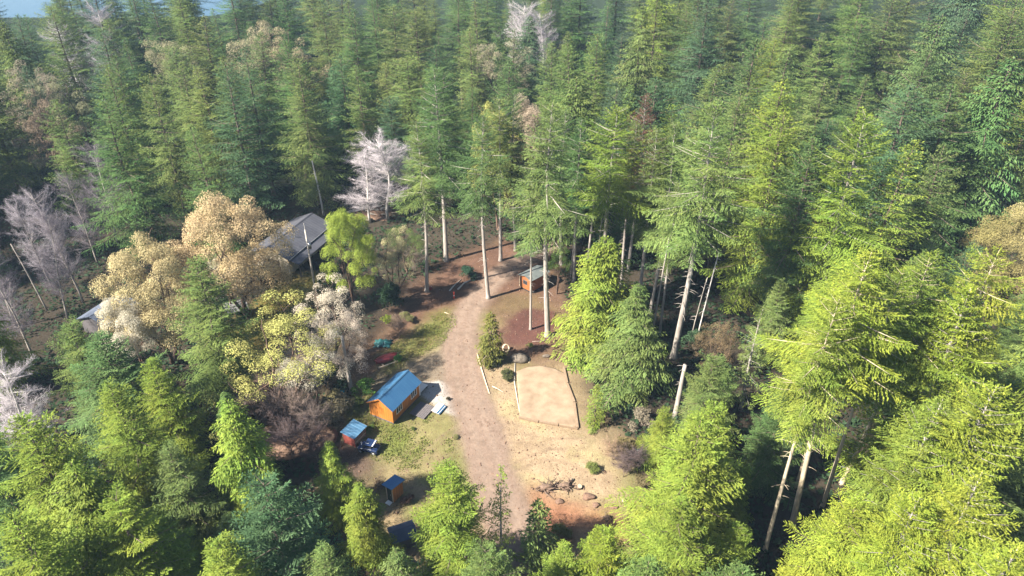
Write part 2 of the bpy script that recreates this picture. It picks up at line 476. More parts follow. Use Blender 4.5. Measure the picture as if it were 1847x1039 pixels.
# ------------------------------------------------------------------ vegetation builders
def kites(P, D, U, ln, wd, droop):
    """P roots, D directions, U 'up' hints -> one four-cornered needle spray each"""
    D = D / np.linalg.norm(D, axis=1, keepdims=True)
    S = np.cross(D, U); S /= np.linalg.norm(S, axis=1, keepdims=True) + 1e-9
    ln = ln[:, None]; wd = wd[:, None]
    mid = P + D * ln * .45
    tip = P + D * ln; tip[:, 2] -= (droop * ln[:, 0])
    V = np.stack([P, mid + S * wd, tip, mid - S * wd], 1).reshape(-1, 3)
    F = np.arange(len(P) * 4).reshape(-1, 4)
    return V, F

def conifer(name, seed, H, cb, Rm, kind='fir', dens=1.0, bark='bark_grey', gap=0.0, stubs=0, fine=.8, step=.55, pw=None):
    """returns (trunk mesh, crown mesh) of one conifer of height H with its crown starting at cb"""
    g = np.random.default_rng(seed)
    tb = MB()
    bend = g.normal(0, .012 * H, 2)
    def axis_at(z):
        t = z / H
        return np.array([bend[0] * math.sin(t * 2.4), bend[1] * math.sin(t * 2.9), z])
    r0 = (.0102 * H + .05) * (.72 if bark == 'bark_tan' else 1)
    zs = [0, .25, .7, 1.5] + list(np.linspace(3, H, 12) if H > 6 else np.linspace(2, H, 6))
    tb.tube([axis_at(max(z, 0)) - np.array([0, 0, .15 if z == 0 else 0]) for z in zs],
            [r0 * (1.5 if z == 0 else 1.22 if z < .5 else 1.05 if z < 1 else 1) * max(.06, (1 - z / H) ** .8) for z in zs], 9)
    Ps, Ds, Us, Ls, Ws, Dr, To = [], [], [], [], [], [], []
    z = cb
    lean = g.uniform(0, 6.28)
    ph = g.uniform(0, 6.28, 4)
    while z < H - .12:
        t = (z - cb) / (H - cb)
        nb = int(g.integers(5, 8)) if kind != 'cedar' else int(g.integers(6, 9))
        a0 = g.uniform(0, 6.28)
        prof = (1 - t) ** (pw or (.70 if kind == 'fir' else .6)) * min(1.0, .70 + 2.0 * t)
        for j in range(nb):
            if g.random() < gap: continue
            az = a0 + j * 6.283 / nb + g.normal(0, .25)
            lobe = 1 + .20 * math.sin(2 * az + ph[0] + z * .5) + .12 * math.sin(3 * az + ph[1] - z * .8)
            Lb = max(.25, Rm * prof * lobe * g.uniform(.55, 1.18))
            if g.random() < .05: Lb *= 1.25
            e0 = (-.22 + .95 * t ** 1.3 + g.normal(0, .09)) if kind == 'fir' else (.12 + .6 * t + g.normal(0, .1))
            dr = (.10 + .12 * (1 - t)) if kind == 'fir' else (.42 + .2 * (1 - t))
            upc = .16 if kind == 'fir' else .10
            hd = np.array([math.cos(az), math.sin(az), 0.0]); sd = np.array([-hd[1], hd[0], 0.0])
            o = axis_at(z + g.normal(0, .08))
            tone_b = g.random()
            def pos(s):
                return o + hd * (Lb * s * math.cos(e0)) + np.array([0, 0, Lb * (s * math.sin(e0) - dr * s * s + upc * s ** 4)])
            if Lb > .7 and g.random() < .5:
                tb.tube([pos(0), pos(.45), pos(.85)], [.012 * Lb + .012, .008 * Lb + .008, .006], 3, False)
            k = max(2, int(Lb / .25 * dens))
            for i in range(k):
                s = .10 + .9 * (i + g.random() * .8) / k
                p = pos(s)
                ax = pos(min(s + .05, 1.05)) - pos(s); ax /= np.linalg.norm(ax)
                for sg in (-1, 1):
                    tl = min(1.5, .20 + .42 * Lb * (1 - s) ** .7 * min(1, s * 3 + .3)) * g.uniform(.7, 1.15)
                    ang = g.uniform(.65, 1.15)
                    td = ax * math.cos(ang) + sd * sg * math.sin(ang)
                    td[2] -= (.18 if kind == 'fir' else .42) + g.normal(0, .1)
                    m_ = max(1, int(tl / (.25 * fine) * dens))
                    for q in range(m_):
                        f = (q + .3 * g.random()) / m_
                        pp = p + td * tl * f; pp[2] -= .10 * tl * f * f
                        kd = td + ax * g.normal(.25, .35) + g.normal(0, .16, 3)
                        Ps.append(pp); Ds.append(kd)
                        Us.append((g.normal(0, .24), g.normal(0, .24), 1.0))
                        ll = fine * (g.uniform(.26, .46) if kind == 'fir' else g.uniform(.28, .52))
                        Ls.append(ll); Ws.append(ll * g.uniform(.13, .22)); Dr.append(.12 if kind == 'fir' else .35)
                        To.append(np.clip(.3 * tone_b + .45 * g.random() + .25 * f, 0, 1))
            # branch tip
            for q in range(3):
                Ps.append(pos(.93)); Ds.append(hd + np.array([0, 0, -.2]) + g.normal(0, .3, 3)); Us.append((g.normal(0, .3), g.normal(0, .3), 1.0))
                Ls.append(g.uniform(.3, .5) * fine); Ws.append(.05 * fine); Dr.append(.1); To.append(g.uniform(.4, 1))
        z += step * (1 - .40 * t) * g.uniform(.75, 1.25)
    for q in range(14):   # leader shoot
        Ps.append(axis_at(H - .9 + q * .06)); a = g.uniform(0, 6.28); Ds.append(np.array([math.cos(a) * .5, math.sin(a) * .5, 1.0])); Us.append((math.cos(a), math.sin(a), .1))
        Ls.append(.32); Ws.append(.06); Dr.append(0); To.append(g.random())
    for q in range(stubs):   # dead branch stubs below the crown
        z = g.uniform(cb * .35, cb * 1.05); a = g.uniform(0, 6.28); l = g.uniform(.4, 1.7) * (.4 + .8 * z / cb)
        o = axis_at(z); d = np.array([math.cos(a), math.sin(a), g.uniform(-.35, .1)])
        tb.tube([o, o + d * l * .6, o + d * l + np.array([0, 0, -.12 * l])], [.035, .022, .008], 4, False)
    V, F = kites(np.array(Ps), np.array(Ds), np.array(Us), np.array(Ls), np.array(Ws), np.array(Dr))
    return (tb.mesh(name + '_trunk', M[bark], True), new_mesh(name + '_crown', V, F, M['needles'], False, To))

def limbs(tb, g, p, d, length, rad, depth, ends, spread=.55, up=.12, nsub=(2, 4), taper=.62, seg=4, sides=6):
    """recursive limb; collects the ends of the finest twigs"""
    pts = [p.copy()]; q = p.copy(); dd = d.copy()
    for i in range(seg):
        dd = dd + g.normal(0, .13, 3) + np.array([0, 0, up * .25]); dd /= np.linalg.norm(dd)
        q = q + dd * length / seg; pts.append(q.copy())
    rr = [rad * (1 - (1 - taper) * i / seg) for i in range(seg + 1)]
    tb.tube(pts, rr, sides, False)
    if depth == 0:
        ends.append((q.copy(), dd.copy(), length)); return
    n = int(g.integers(nsub[0], nsub[1] + 1))
    for j in range(n):
        s = g.uniform(.45, 1.0) if j else 1.0
        b = pts[min(seg, int(round(s * seg)))]
        nd = dd + g.normal(0, spread, 3) + np.array([0, 0, up]); nd /= np.linalg.norm(nd)
        limbs(tb, g, b, nd, length * g.uniform(.6, .82), rad * taper * g.uniform(.6, .9), depth - 1, ends, spread, up, nsub, taper, seg, max(3, sides - 1))

def leaf_cloud(g, centres, radii, n, size, flat=.85):
    """leaves on uneven shells around clump centres"""
    P, D, U, Lk, T = [], [], [], [], []
    for c, r in zip(centres, radii):
        k = int(n * r * r)
        v = g.normal(0, 1, (k, 3)); v /= np.linalg.norm(v, axis=1, keepdims=True)
        v[:, 2] = np.where(v[:, 2] < -.35, -v[:, 2], v[:, 2])
        rr = r * (1 - .45 * g.random(k) ** 2) * (1 + .16 * np.sin(v[:, 0] * 5 + c[0]) * np.sin(v[:, 1] * 5 + c[1]))
        p = c + v * rr[:, None] * np.array([1, 1, flat])
        d = np.cross(v, g.normal(0, 1, (k, 3))) + v * .45
        P.append(p); D.append(d); U.append(v + np.array([0, 0, .5]) + g.normal(0, .35, (k, 3))); Lk.append(size * g.uniform(.7, 1.35, k)); T.append(np.clip(g.random() * .35 + g.random(k) * .65, 0, 1))
    P, D, U, Lk, T = map(np.concatenate, (P, D, U, Lk, T))
    V, F = kites(P, D, U, Lk, Lk * .36, np.zeros(len(P)))
    return V, F, T

def broadleaf(name, seed, H, W, clump=1.1, n=330, size=.24, bark='bark_red', bare_to=.35, fill=1.0, bushy=False, dome=1.0):
    """spreading tree: forked limbs carrying rounded leaf clumps of different sizes"""
    g = np.random.default_rng(seed); tb = MB(); ends = []
    stems = 1 if not bushy else 4
    for s in range(max(stems, 2)):
        a = g.uniform(0, 6.28)
        d = np.array([math.cos(a) * .42, math.sin(a) * .42, 1.0]); d /= np.linalg.norm(d)
        limbs(tb, g, np.array([.12 * math.cos(a), .12 * math.sin(a), -.1]), d, H * .34, .016 * H + .03, 3, ends, .62, .16)
    E = np.array([e[0] for e in ends])
    # fit limb ends to the wanted crown size
    tv0 = np.array(tb.v); c = E.mean(0); kk = np.clip(tv0[:, 2] / c[2], 0, 1.2)[:, None]; tv0[:, :2] -= c[:2] * kk; tb.v = [tuple(p) for p in tv0]
    E[:, :2] -= c[:2] * np.clip(E[:, 2:3] / c[2], 0, 1.2); c = E.mean(0); sx = W / (np.percentile(np.hypot(E[:, 0] - c[0], E[:, 1] - c[1]), 92) + 1e-6); sz = (H - clump * .8) / np.percentile(E[:, 2], 98)
    tv = np.array(tb.v)
    k = np.clip(tv[:, 2] / (H * .3), 0, 1)[:, None]
    tv[:, :2] *= (1 + (sx - 1) * k); tv[:, 2] *= sz; tb.v = [tuple(p) for p in tv]
    E[:, :2] *= sx; E[:, 2] *= sz
    E = E[E[:, 2] > H * bare_to]
    E = E[g.random(len(E)) < fill * .6]
    # further clumps over an uneven dome so that the crown closes
    nd = int(46 * fill * dome)
    a = g.uniform(0, 6.283, nd); u = g.uniform(-.35, 1, nd); zc = H * (bare_to + .22); hz_ = H - clump * .8 - zc
    rr = W * np.sqrt(np.clip(1 - np.abs(u) ** 2.0, .02, 1)) * (1 + .18 * np.sin(3 * a + seed)) * g.uniform(.72, 1.02, nd)
    E = np.concatenate([E, np.stack([rr * np.cos(a), rr * np.sin(a), zc + hz_ * u * (1 + .10 * np.sin(2 * a + seed * 2))], 1)])
    V, F, T = leaf_cloud(g, E, clump * g.uniform(.55, 1.15, len(E)), n, size)
    return (tb.mesh(name + '_trunk', M[bark], True), new_mesh(name + '_crown', V, F, M['leaves'], False, T))

def bare_tree(name, seed, H, W, bark='bark_grey', upright=.55, fine=1.3):
    """leafless deciduous tree: trunk and limbs in one part, a spray of fine twigs in the other"""
    g = np.random.default_rng(seed); tb = MB(); ends = []
    trunk = [np.array([0, 0, -.1])]; q = np.array([0, 0, 0.0]); d = np.array([g.normal(0, .05), g.normal(0, .05), 1.0])
    for i in range(9):
        q = q + d * H / 9; d = d + np.array([*g.normal(0, .05, 2), 0]); trunk.append(q.copy())
    tb.tube(trunk, [.011 * H * (1 - i / 10.5) for i in range(10)], 7)
    P, D, T = [], [], []
    nb = int(46 * fine)
    for i in range(nb):
        t = g.uniform(.22, .98); b = trunk[0] + (0); j = t * 9; b = trunk[int(j)] * (1 - j % 1) + trunk[min(9, int(j) + 1)] * (j % 1)
        a = i * 2.4 + g.normal(0, .3); l = W * (1.05 - .75 * abs(t - .45)) * g.uniform(.6, 1.1)
        d = np.array([math.cos(a), math.sin(a), upright + g.normal(0, .18)]); d /= np.linalg.norm(d)
        pts = [b]; q = b.copy()
        for s in range(5):
            d = d + g.normal(0, .1, 3) + np.array([0, 0, .07]); d /= np.linalg.norm(d); q = q + d * l / 5; pts.append(q.copy())
            for m_ in range(int(9 * fine)):
                td = d + g.normal(0, .55, 3) + np.array([0, 0, .15]); td /= np.linalg.norm(td); tl = l * g.uniform(.18, .42) * (1.1 - s * .12)
                r0 = q - d * l / 5 * g.random()
                P.append(r0); D.append(td * tl); T.append(g.random())
                for w in range(3):
                    u = td + g.normal(0, .5, 3); P.append(r0 + td * tl * g.uniform(.3, .95)); D.append(u / np.linalg.norm(u) * tl * g.uniform(.35, .7)); T.append(g.random())
        tb.tube(pts, [.006 * l + .008, .0045 * l + .007, .003 * l + .006, .002 * l + .005, .006, .003], 5, False)
    P = np.array(P); D = np.array(D); ln = np.linalg.norm(D, axis=1)
    Vs, Fs = [], []
    side = np.cross(D, g.normal(0, 1, D.shape)); side /= np.linalg.norm(side, axis=1, keepdims=True); o2 = np.cross(D / ln[:, None], side)
    w = (.0045 + .003 * np.clip(ln, 0, 1.5))[:, None]
    # each twig is a slim three-sided spike: two long faces seen from any side
    A, Bv, C = P + side * w, P - side * w * .6 + o2 * w, P - side * w * .6 - o2 * w
    tip = P + D
    n = len(P); V = np.concatenate([A, Bv, C, tip]); i = np.arange(n)
    F = np.concatenate([np.stack([i, i + n, i + 3 * n], 1), np.stack([i + n, i + 2 * n, i + 3 * n], 1), np.stack([i + 2 * n, i, i + 3 * n], 1)])
    return (tb.mesh(name + '_trunk', M[bark], True), new_mesh(name + '_crown', V, F, M['twigs'], False, np.tile(T, 3)))

def shrub(name, seed, H, W, n=420, size=.2, leafy=True):
    g = np.random.default_rng(seed); tb = MB(); ends = []
    for s in range(6):
        a = s * 1.05 + g.normal(0, .2); d = np.array([math.cos(a) * .6, math.sin(a) * .6, 1.0]); d /= np.linalg.norm(d)
        limbs(tb, g, np.array([.1 * math.cos(a), .1 * math.sin(a), -.05]), d, H * .42, .028, 2, ends, .6, .1, (2, 3), .6, 3, 4)
    E = np.array([e[0] for e in ends]); s = W / (np.hypot(E[:, 0], E[:, 1]).max() + .01); zz = H * .85 / E[:, 2].max()
    tv = np.array(tb.v); tv[:, :2] *= s; tv[:, 2] *= zz; tb.v = [tuple(p) for p in tv]; E[:, :2] *= s; E[:, 2] *= zz
    V, F, T = leaf_cloud(g, E, .10 * (H + W) * g.uniform(.4, 1.5, len(E)), n * 1.6, size * .7)
    return (tb.mesh(name + '_stem', M['bark_brown'], True), new_mesh(name + '_foliage', V, F, M['leaves'], False, T))

LIB = {}
for i in range(6): LIB['tall%d' % i] = (25.0, 5.6) + conifer('tall_fir', 100 + i, 25.0, 2.5 + .8 * i, (5.9, 5.2, 6.3, 5.4, 6.0, 4.8)[i], 'fir', .95, 'bark_brown', fine=.8, step=(.62, .7, .6, .75, .66, .7)[i], pw=(.56, .5, .62, .52, .46, .64)[i])
for i in range(4): LIB['mast%d' % i] = (30.0, 4.7) + conifer('mast_fir', 140 + i, 30.0, 14.0 + .8 * i, 5.6, 'fir', 1.2, 'bark_grey', .08, 34, .66, .68, (.5, .56, .46, .52)[i])
for i in range(4): LIB['mid%d' % i] = (16.0, 3.9) + conifer('mid_fir', 160 + i, 16.0, 1.2, 4.3 + .25 * (i % 2), 'fir', 1.4, 'bark_brown', fine=.52, step=(.5, .58, .54, .48)[i], pw=(.58, .5, .64, .55)[i])
for i in range(3): LIB['big%d' % i] = (24.0, 4.8) + conifer('big_fir', 170 + i, 24.0, 3.0, 5.6, 'fir', 1.3, 'bark_grey', .05, fine=.56, step=.62, pw=(.56, .5, .6)[i])
for i in range(3): LIB['cedar%d' % i] = (17.0, 3.7) + conifer('cedar', 180 + i, 17.0, 1.0, 4.0, 'cedar', 1.25, 'bark_brown', fine=.55)
LIB['tallcedar'] = (24.0, 5.2) + conifer('tall_cedar', 186, 24.0, 3.0, 5.2, 'cedar', .9, 'bark_brown', fine=.85, step=.62)
for i in range(2): LIB['pole%d' % i] = (29.0, 4.6) + conifer('pole_fir', 150 + i, 29.0, 16.5 + i, 4.8, 'fir', 1.35, 'bark_tan', .08, 30, .58, .66, .58)
LIB['thin0'] = (14.0, 2.5) + conifer('thin_fir', 190, 14.0, 3.0, 2.5, 'fir', .8, 'bark_grey', .45, 8)
LIB['small0'] = (7.0, 1.7) + conifer('young_fir', 195, 7.0, .6, 1.7, 'cedar', 1.25, 'bark_grey')
LIB['small1'] = (7.0, 1.9) + conifer('young_fir', 196, 7.0, .5, 1.9, 'fir', 1.2, 'bark_brown')
for i in range(3): LIB['madrone%d' % i] = (15.0, 5.0) + broadleaf('madrone', 210 + i, 15.0, 4.9, 1.3, 640, .115, 'bark_red', .25)
for i in range(2): LIB['airy%d' % i] = (13.0, 4.6) + broadleaf('airy_tree', 230 + i, 13.0, 4.4, 1.0, 420, .105, 'bark_red', .3, .8, False, .8)
for i in range(3): LIB['bare%d' % i] = (15.0, 4.0) + bare_tree('bare_tree', 250 + i, 15.0, 4.2)
LIB['brush0'] = (4.0, 2.6) + bare_tree('brush', 258, 4.0, 2.4, 'bark_brown', .8, .9)
for i in range(3): LIB['shrub%d' % i] = (2.0, 1.3) + shrub('shrub', 270 + i, 2.0, 1.1)

VIEW = []          # (x, y, radius, px of tip) of everything standing, for spacing
PARTS = {'shrub': ('stem', 'foliage'), 'brush': ('stem', 'twigs')}
def plant(key, loc, h, rscale, rgb, name, label, cat, group=None, rz=None, tilt=(0, 0), wood=None):
    H0, R0, tm, cm = LIB[key]
    s = h / H0
    root = thing(name, label, cat, loc, random.uniform(0, 6.28) if rz is None else rz, group)
    root.rotation_euler = (tilt[0], tilt[1], root.rotation_euler.z)
    root.scale = (s * rscale, s * rscale, s)
    pn = PARTS.get(name.split('_')[-1], ('trunk', 'crown'))
    t = link(pn[0], tm, root); c = link(pn[1], cm, root)
    c.color = (*rgb, 1)
    if wood:
        t.material_slots[0].link = 'OBJECT'; t.material_slots[0].material = M[wood]
    VIEW.append((loc[0], loc[1], R0 * s * rscale, h, root))
    return root

# colours of living foliage (albedo)
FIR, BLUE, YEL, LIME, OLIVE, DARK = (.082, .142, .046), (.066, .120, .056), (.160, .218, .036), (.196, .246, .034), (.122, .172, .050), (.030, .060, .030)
TAN, CREAM, PINK, GOLD, BROWN, LEMON = (.45, .365, .20), (.52, .47, .37), (.42, .35, .29), (.42, .36, .19), (.20, .12, .07), (.36, .36, .11)
GREYTW, WHITETW, PURTW = (.25, .225, .25), (.38, .345, .36), (.145, .125, .145)
def jit(c, a=.12):
    k = random.uniform(1 - a, 1 + a); return tuple(max(.005, v * k * random.uniform(1 - a / 2, 1 + a / 2)) for v in c)

# --- individual trees, by tip pixel and height -----------------------------------------------
TIPS = [
 # key, tip px, py, height, width factor, colour, name, label, category
 ('mid0', 345, 465, 19, 1.12, OLIVE, 'fir_tree', 'full green fir in front of the two tan madrones at the left', 'tree'),
 ('mid1', 128, 580, 14, 1.05, OLIVE, 'fir_tree', 'bushy fir standing in front of the slate-blue roof at the left edge', 'tree'),
 ('mid2', 192, 690, 17, 1.15, YEL, 'fir_tree', 'broad olive fir right of the white leafless tree at lower left', 'tree'),
 ('mid3', 272, 650, 14, 1.0, YEL, 'fir_tree', 'mid-green fir just left of and below the fir before the madrones', 'tree'),
 ('cedar0', 408, 722, 17, 1.15, YEL, 'cedar_tree', 'drooping yellow-green cedar left of the dark brush thicket', 'tree'),
 ('mid1', 482, 862, 18, 1.05, BLUE, 'fir_tree', 'blue-green fir at the bottom edge in front of the yellow-green cedar', 'tree'),
 ('cedar1', 592, 795, 10, 1.2, YEL, 'cedar_tree', 'lime-green cedar just left of the dark soil by the woodshed', 'tree'),
 ('cedar2', 645, 872, 9.5, 1.35, YEL, 'cedar_tree', 'yellow-green cedar at the bottom left of the small orange outhouse', 'tree'),
 ('mid0', 812, 832, 15, 1.12, YEL, 'fir_tree', 'bright yellow-green fir at the bottom edge left of the dirt road', 'tree'),
 ('thin0', 905, 842, 13, .8, YEL, 'fir_tree', 'slender sparse young fir with its pale stem showing by the road bottom', 'tree'),
 ('small1', 972, 905, 8, 1.1, OLIVE, 'fir_tree', 'short fir right of the slender sparse one at the road bottom', 'tree'),
 ('mid3', 1088, 955, 11, 1.2, LIME, 'fir_tree', 'lime fir at the bottom edge below the orange clay', 'tree'),
 ('mid2', 1020, 985, 10, 1.2, YEL, 'fir_tree', 'low fir at the bottom edge just left of the lime fir below clay', 'tree'),
 ('mid3', 38, 752, 19, 1.0, YEL, 'fir_tree', 'dark-gapped fir at the left edge below the white leafless tree', 'tree'),
 ('cedar1', 130, 835, 18, 1.2, YEL, 'cedar_tree', 'wide drooping cedar filling the lower left corner', 'tree'),
 ('mid1', 215, 895, 16, 1.1, YEL, 'fir_tree', 'fir between the corner cedar and the blue-green fir at the bottom', 'tree'),
 ('mid0', 305, 800, 14, 1.0, OLIVE, 'fir_tree', 'olive fir left of the drooping yellow-green cedar', 'tree'),
 ('mid2', 20, 930, 18, 1.1, YEL, 'fir_tree', 'fir cut by the very bottom left corner of the frame', 'tree'),
 ('mid3', 395, 975, 16, 1.0, YEL, 'fir_tree', 'yellowish fir at the bottom left of the blue-green fir', 'tree'),
 ('mid0', 585, 985, 14, 1.0, OLIVE, 'fir_tree', 'fir at the bottom edge between blue-green fir and outhouse', 'tree'),
 ('cedar0', 715, 990, 14, 1.0, OLIVE, 'cedar_tree', 'olive cedar at the bottom edge below the half-hidden blue roof', 'tree'),
 ('mid1', 880, 985, 14, 1.0, OLIVE, 'fir_tree', 'olive fir at the bottom edge under the slender sparse fir', 'tree'),
 # lower right
 ('mid0', 1262, 758, 18, 1.2, YEL, 'fir_tree', 'large yellow-green fir right of the brush heap and sandy lot', 'tree'),
 ('mid3', 1228, 905, 15, 1.1, YEL, 'fir_tree', 'yellow-green fir at the bottom edge right of the orange clay', 'tree'),
 ('mid1', 1285, 645, 14, .95, OLIVE, 'fir_tree', 'fir just right of the broken-off pole stump trunk', 'tree'),
 ('thin0', 1378, 556, 14, 1.1, OLIVE, 'fir_tree', 'open-branched sparse fir in the dark hollow right of centre', 'tree'),
 ('small1', 1078, 695, 6, .9, YEL, 'fir_tree', 'small bright fir at the right edge of the sand pad', 'tree'),
 ('mid2', 1200, 735, 8, 1.1, YEL, 'fir_tree', 'low bright fir at the foot of the broken-off pole', 'tree'),
 ('big0', 1748, 518, 25, 1.1, LIME, 'fir_tree', 'broad lime fir right of the tallest one in the lower right stand', 'tree'),
 ('big1', 1800, 700, 24, 1.05, LIME, 'fir_tree', 'lime fir at the right edge below the broad lime fir', 'tree'),
 ('big2', 1700, 720, 22, 1.0, YEL, 'fir_tree', 'yellow-green fir in the middle of the lower right stand', 'tree'),
 ('big0', 1668, 815, 18, 1.0, YEL, 'fir_tree', 'yellow-green fir covering the feet of the lower right trunks', 'tree'),
 ('big2', 1770, 850, 21, 1.05, LIME, 'fir_tree', 'lime fir near the lower right corner', 'tree'),
 ('big1', 1660, 900, 19, 1.05, LIME, 'fir_tree', 'lime fir at the bottom edge left of the corner fir', 'tree'),
 ('mid3', 1545, 905, 15, 1.1, LIME, 'fir_tree', 'lime fir at the bottom edge right of the leftmost leaning trunk', 'tree'),
 ('mid1', 1330, 950, 10, 1.0, YEL, 'fir_tree', 'lower fir at the bottom edge left of the leaning trunk', 'tree'),
 ('cedar0', 1345, 830, 9, .9, YEL, 'cedar_tree', 'yellowish cedar between the large fir and the leaning trunk', 'tree'),
 ('big0', 1835, 985, 21, 1.1, LIME, 'fir_tree', 'fir cut by the very bottom right corner of the frame', 'tree'),
 ('mid2', 1420, 700, 13, 1.0, FIR, 'fir_tree', 'dark fir in shade left of the lower right stand', 'tree'),
 # middle right
 ('cedar1', 1098, 428, 17, 1.75, YEL, 'cedar_tree', 'big weeping yellow-green cedar right of the sand pad', 'tree'),
 ('cedar2', 1150, 515, 15, 1.5, OLIVE, 'cedar_tree', 'darker green cedar overlapping the weeping yellow-green one on its right', 'tree'),
 ('big1', 1560, 205, 30, 1.1, YEL, 'fir_tree', 'large sunlit yellow-green fir standing high in the right middle', 'tree'),
 ('tall1', 1655, 258, 27, 1.05, YEL, 'fir_tree', 'yellow-green fir right of the large sunlit one', 'tree'),
 ('tall2', 1700, 262, 24, 1.0, OLIVE, 'fir_tree', 'olive fir two trees right of the large sunlit one', 'tree'),
 ('mid1', 1765, 445, 18, .85, BLUE, 'fir_tree', 'small blue-green fir alone in the dark gap at the right', 'tree'),
 ('tall0', 1415, 200, 28, 1.0, YEL, 'fir_tree', 'sunlit fir left of the large yellow-green one', 'tree'),
 ('tall3', 1335, 165, 28, 1.05, OLIVE, 'fir_tree', 'feathery fir right behind the tallest bare trunk', 'tree'),
 ('tall4', 1470, 250, 26, 1.0, FIR, 'fir_tree', 'shaded fir tucked left under the large sunlit one', 'tree'),
 # left forest
 ('tall0', 535, 105, 26, 1.2, OLIVE, 'fir_tree', 'big pale-topped fir behind the grey-roofed house', 'tree'),
 ('tall3', 405, 112, 28, 1.05, BLUE, 'fir_tree', 'blue-green fir left of the big pale-topped one', 'tree'),
 ('tall1', 340, 228, 25, .9, FIR, 'fir_tree', 'narrow plain green fir above the tan madrone', 'tree'),
 ('tall2', 190, 170, 26, 1.15, FIR, 'fir_tree', 'broad fir above the purple-grey leafless tree at the left', 'tree'),
 ('tall4', 270, 135, 26, .9, OLIVE, 'fir_tree', 'pale slim fir right of the broad one at the left', 'tree'),
 ('tall3', 640, 120, 23, 1.0, OLIVE, 'fir_tree', 'fir right of the big pale-topped one behind the house', 'tree'),
]
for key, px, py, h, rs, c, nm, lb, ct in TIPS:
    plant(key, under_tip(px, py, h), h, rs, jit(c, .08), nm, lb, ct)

# --- the row of bare-trunked firs in the middle: foot pixel and tip height in the picture ------
FEET = [
 ('mast0', 805, 470, 125, .95, FIR, 'tallest fir of the middle row, left of the dirt road bend'),
 ('mast1', 770, 526, 215, .80, OLIVE, 'bare-trunked fir left of the tallest one in the middle row'),
 ('mast2', 881, 538, 208, .82, FIR, 'straight grey trunk standing right at the inner road bend'),
 ('mast3', 957, 594, 300, .55, FIR, 'thin trunk in the mulch bed left of the thick flared one'),
 ('mast1', 988, 606, 185, .90, OLIVE, 'thick flared trunk in the mulch bed with its low leafy branch'),
 ('mast2', 1088, 545, 195, .95, YEL, 'yellow-topped fir rising behind the weeping yellow-green cedar'),
 ('mast0', 1150, 560, 235, .80, OLIVE, 'slim trunked fir between the yellow-topped one and the tallest grey trunk'),
 ('mast3', 1214, 645, 188, .88, OLIVE, 'fir on the long pale trunk at the right end of the row'),
 ('mast2', 903, 470, 180, .85, OLIVE, 'fir behind the inner road bend with only its trunk foot showing'),
 ('mast0', 1012, 478, 200, .85, FIR, 'fir behind the small brown cabin right of the road'),
 ('mast3', 1060, 470, 230, .7, FIR, 'shaded slim fir behind the brown cabin, farther right'),
 ('mast1', 1035, 508, 215, .7, FIR, 'slim pale trunk in shade right of the small dark leafy tree'),
 ('mast3', 1120, 520, 222, .7, OLIVE, 'slim fir behind the top of the weeping yellow-green cedar'),
 ('mast2', 1172, 565, 225, .65, OLIVE, 'slim fir next left of the long pale trunk'),
 ('mast0', 930, 452, 165, .75, FIR, 'fir deep in the shade above the brown cabin roof'),
 ('mast1', 1190, 600, 330, .6, OLIVE, 'thin leaning-looking fir just left of the long pale trunk'),
]
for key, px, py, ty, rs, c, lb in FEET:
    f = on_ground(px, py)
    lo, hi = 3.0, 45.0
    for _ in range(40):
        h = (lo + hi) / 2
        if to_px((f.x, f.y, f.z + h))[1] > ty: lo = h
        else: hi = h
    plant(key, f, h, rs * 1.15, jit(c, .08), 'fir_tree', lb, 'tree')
for key, x, y, h, rs, c, lb in [
  ('pole0', 23.2, 41.1, 27.5, .85, YEL, 'leftmost bare-trunked fir of the lower right stand, trunk seen to its foot'),
  ('pole1', 26.7, 44.0, 29.5, 1.1, LIME, 'tallest lime fir of the bare-trunked stand at lower right'),
  ('pole0', 30.3, 46.0, 27.0, .9, YEL, 'third bare trunk from the left in the lower right stand'),
  ('pole1', 33.4, 49.0, 27.0, 1.0, YEL, 'fourth bare trunk from the left in the lower right stand'),
  ('pole0', 28.6, 48.5, 26.0, .75, OLIVE, 'slim trunk set back between the second and third of the lower right stand'),
  ('pole1', 37.5, 47.0, 28.0, 1.0, LIME, 'rightmost bare-trunked lime fir of the lower right stand')]:
    plant(key, (x, y, 0), h, rs, jit(c, .06), 'fir_tree', lb, 'tree')
f = on_ground(888, 655); plant('small0', f, 7.6, 1.05, (.12, .13, .03), 'cedar_tree', 'small conical cedar at the road edge with a bare tip', 'tree')

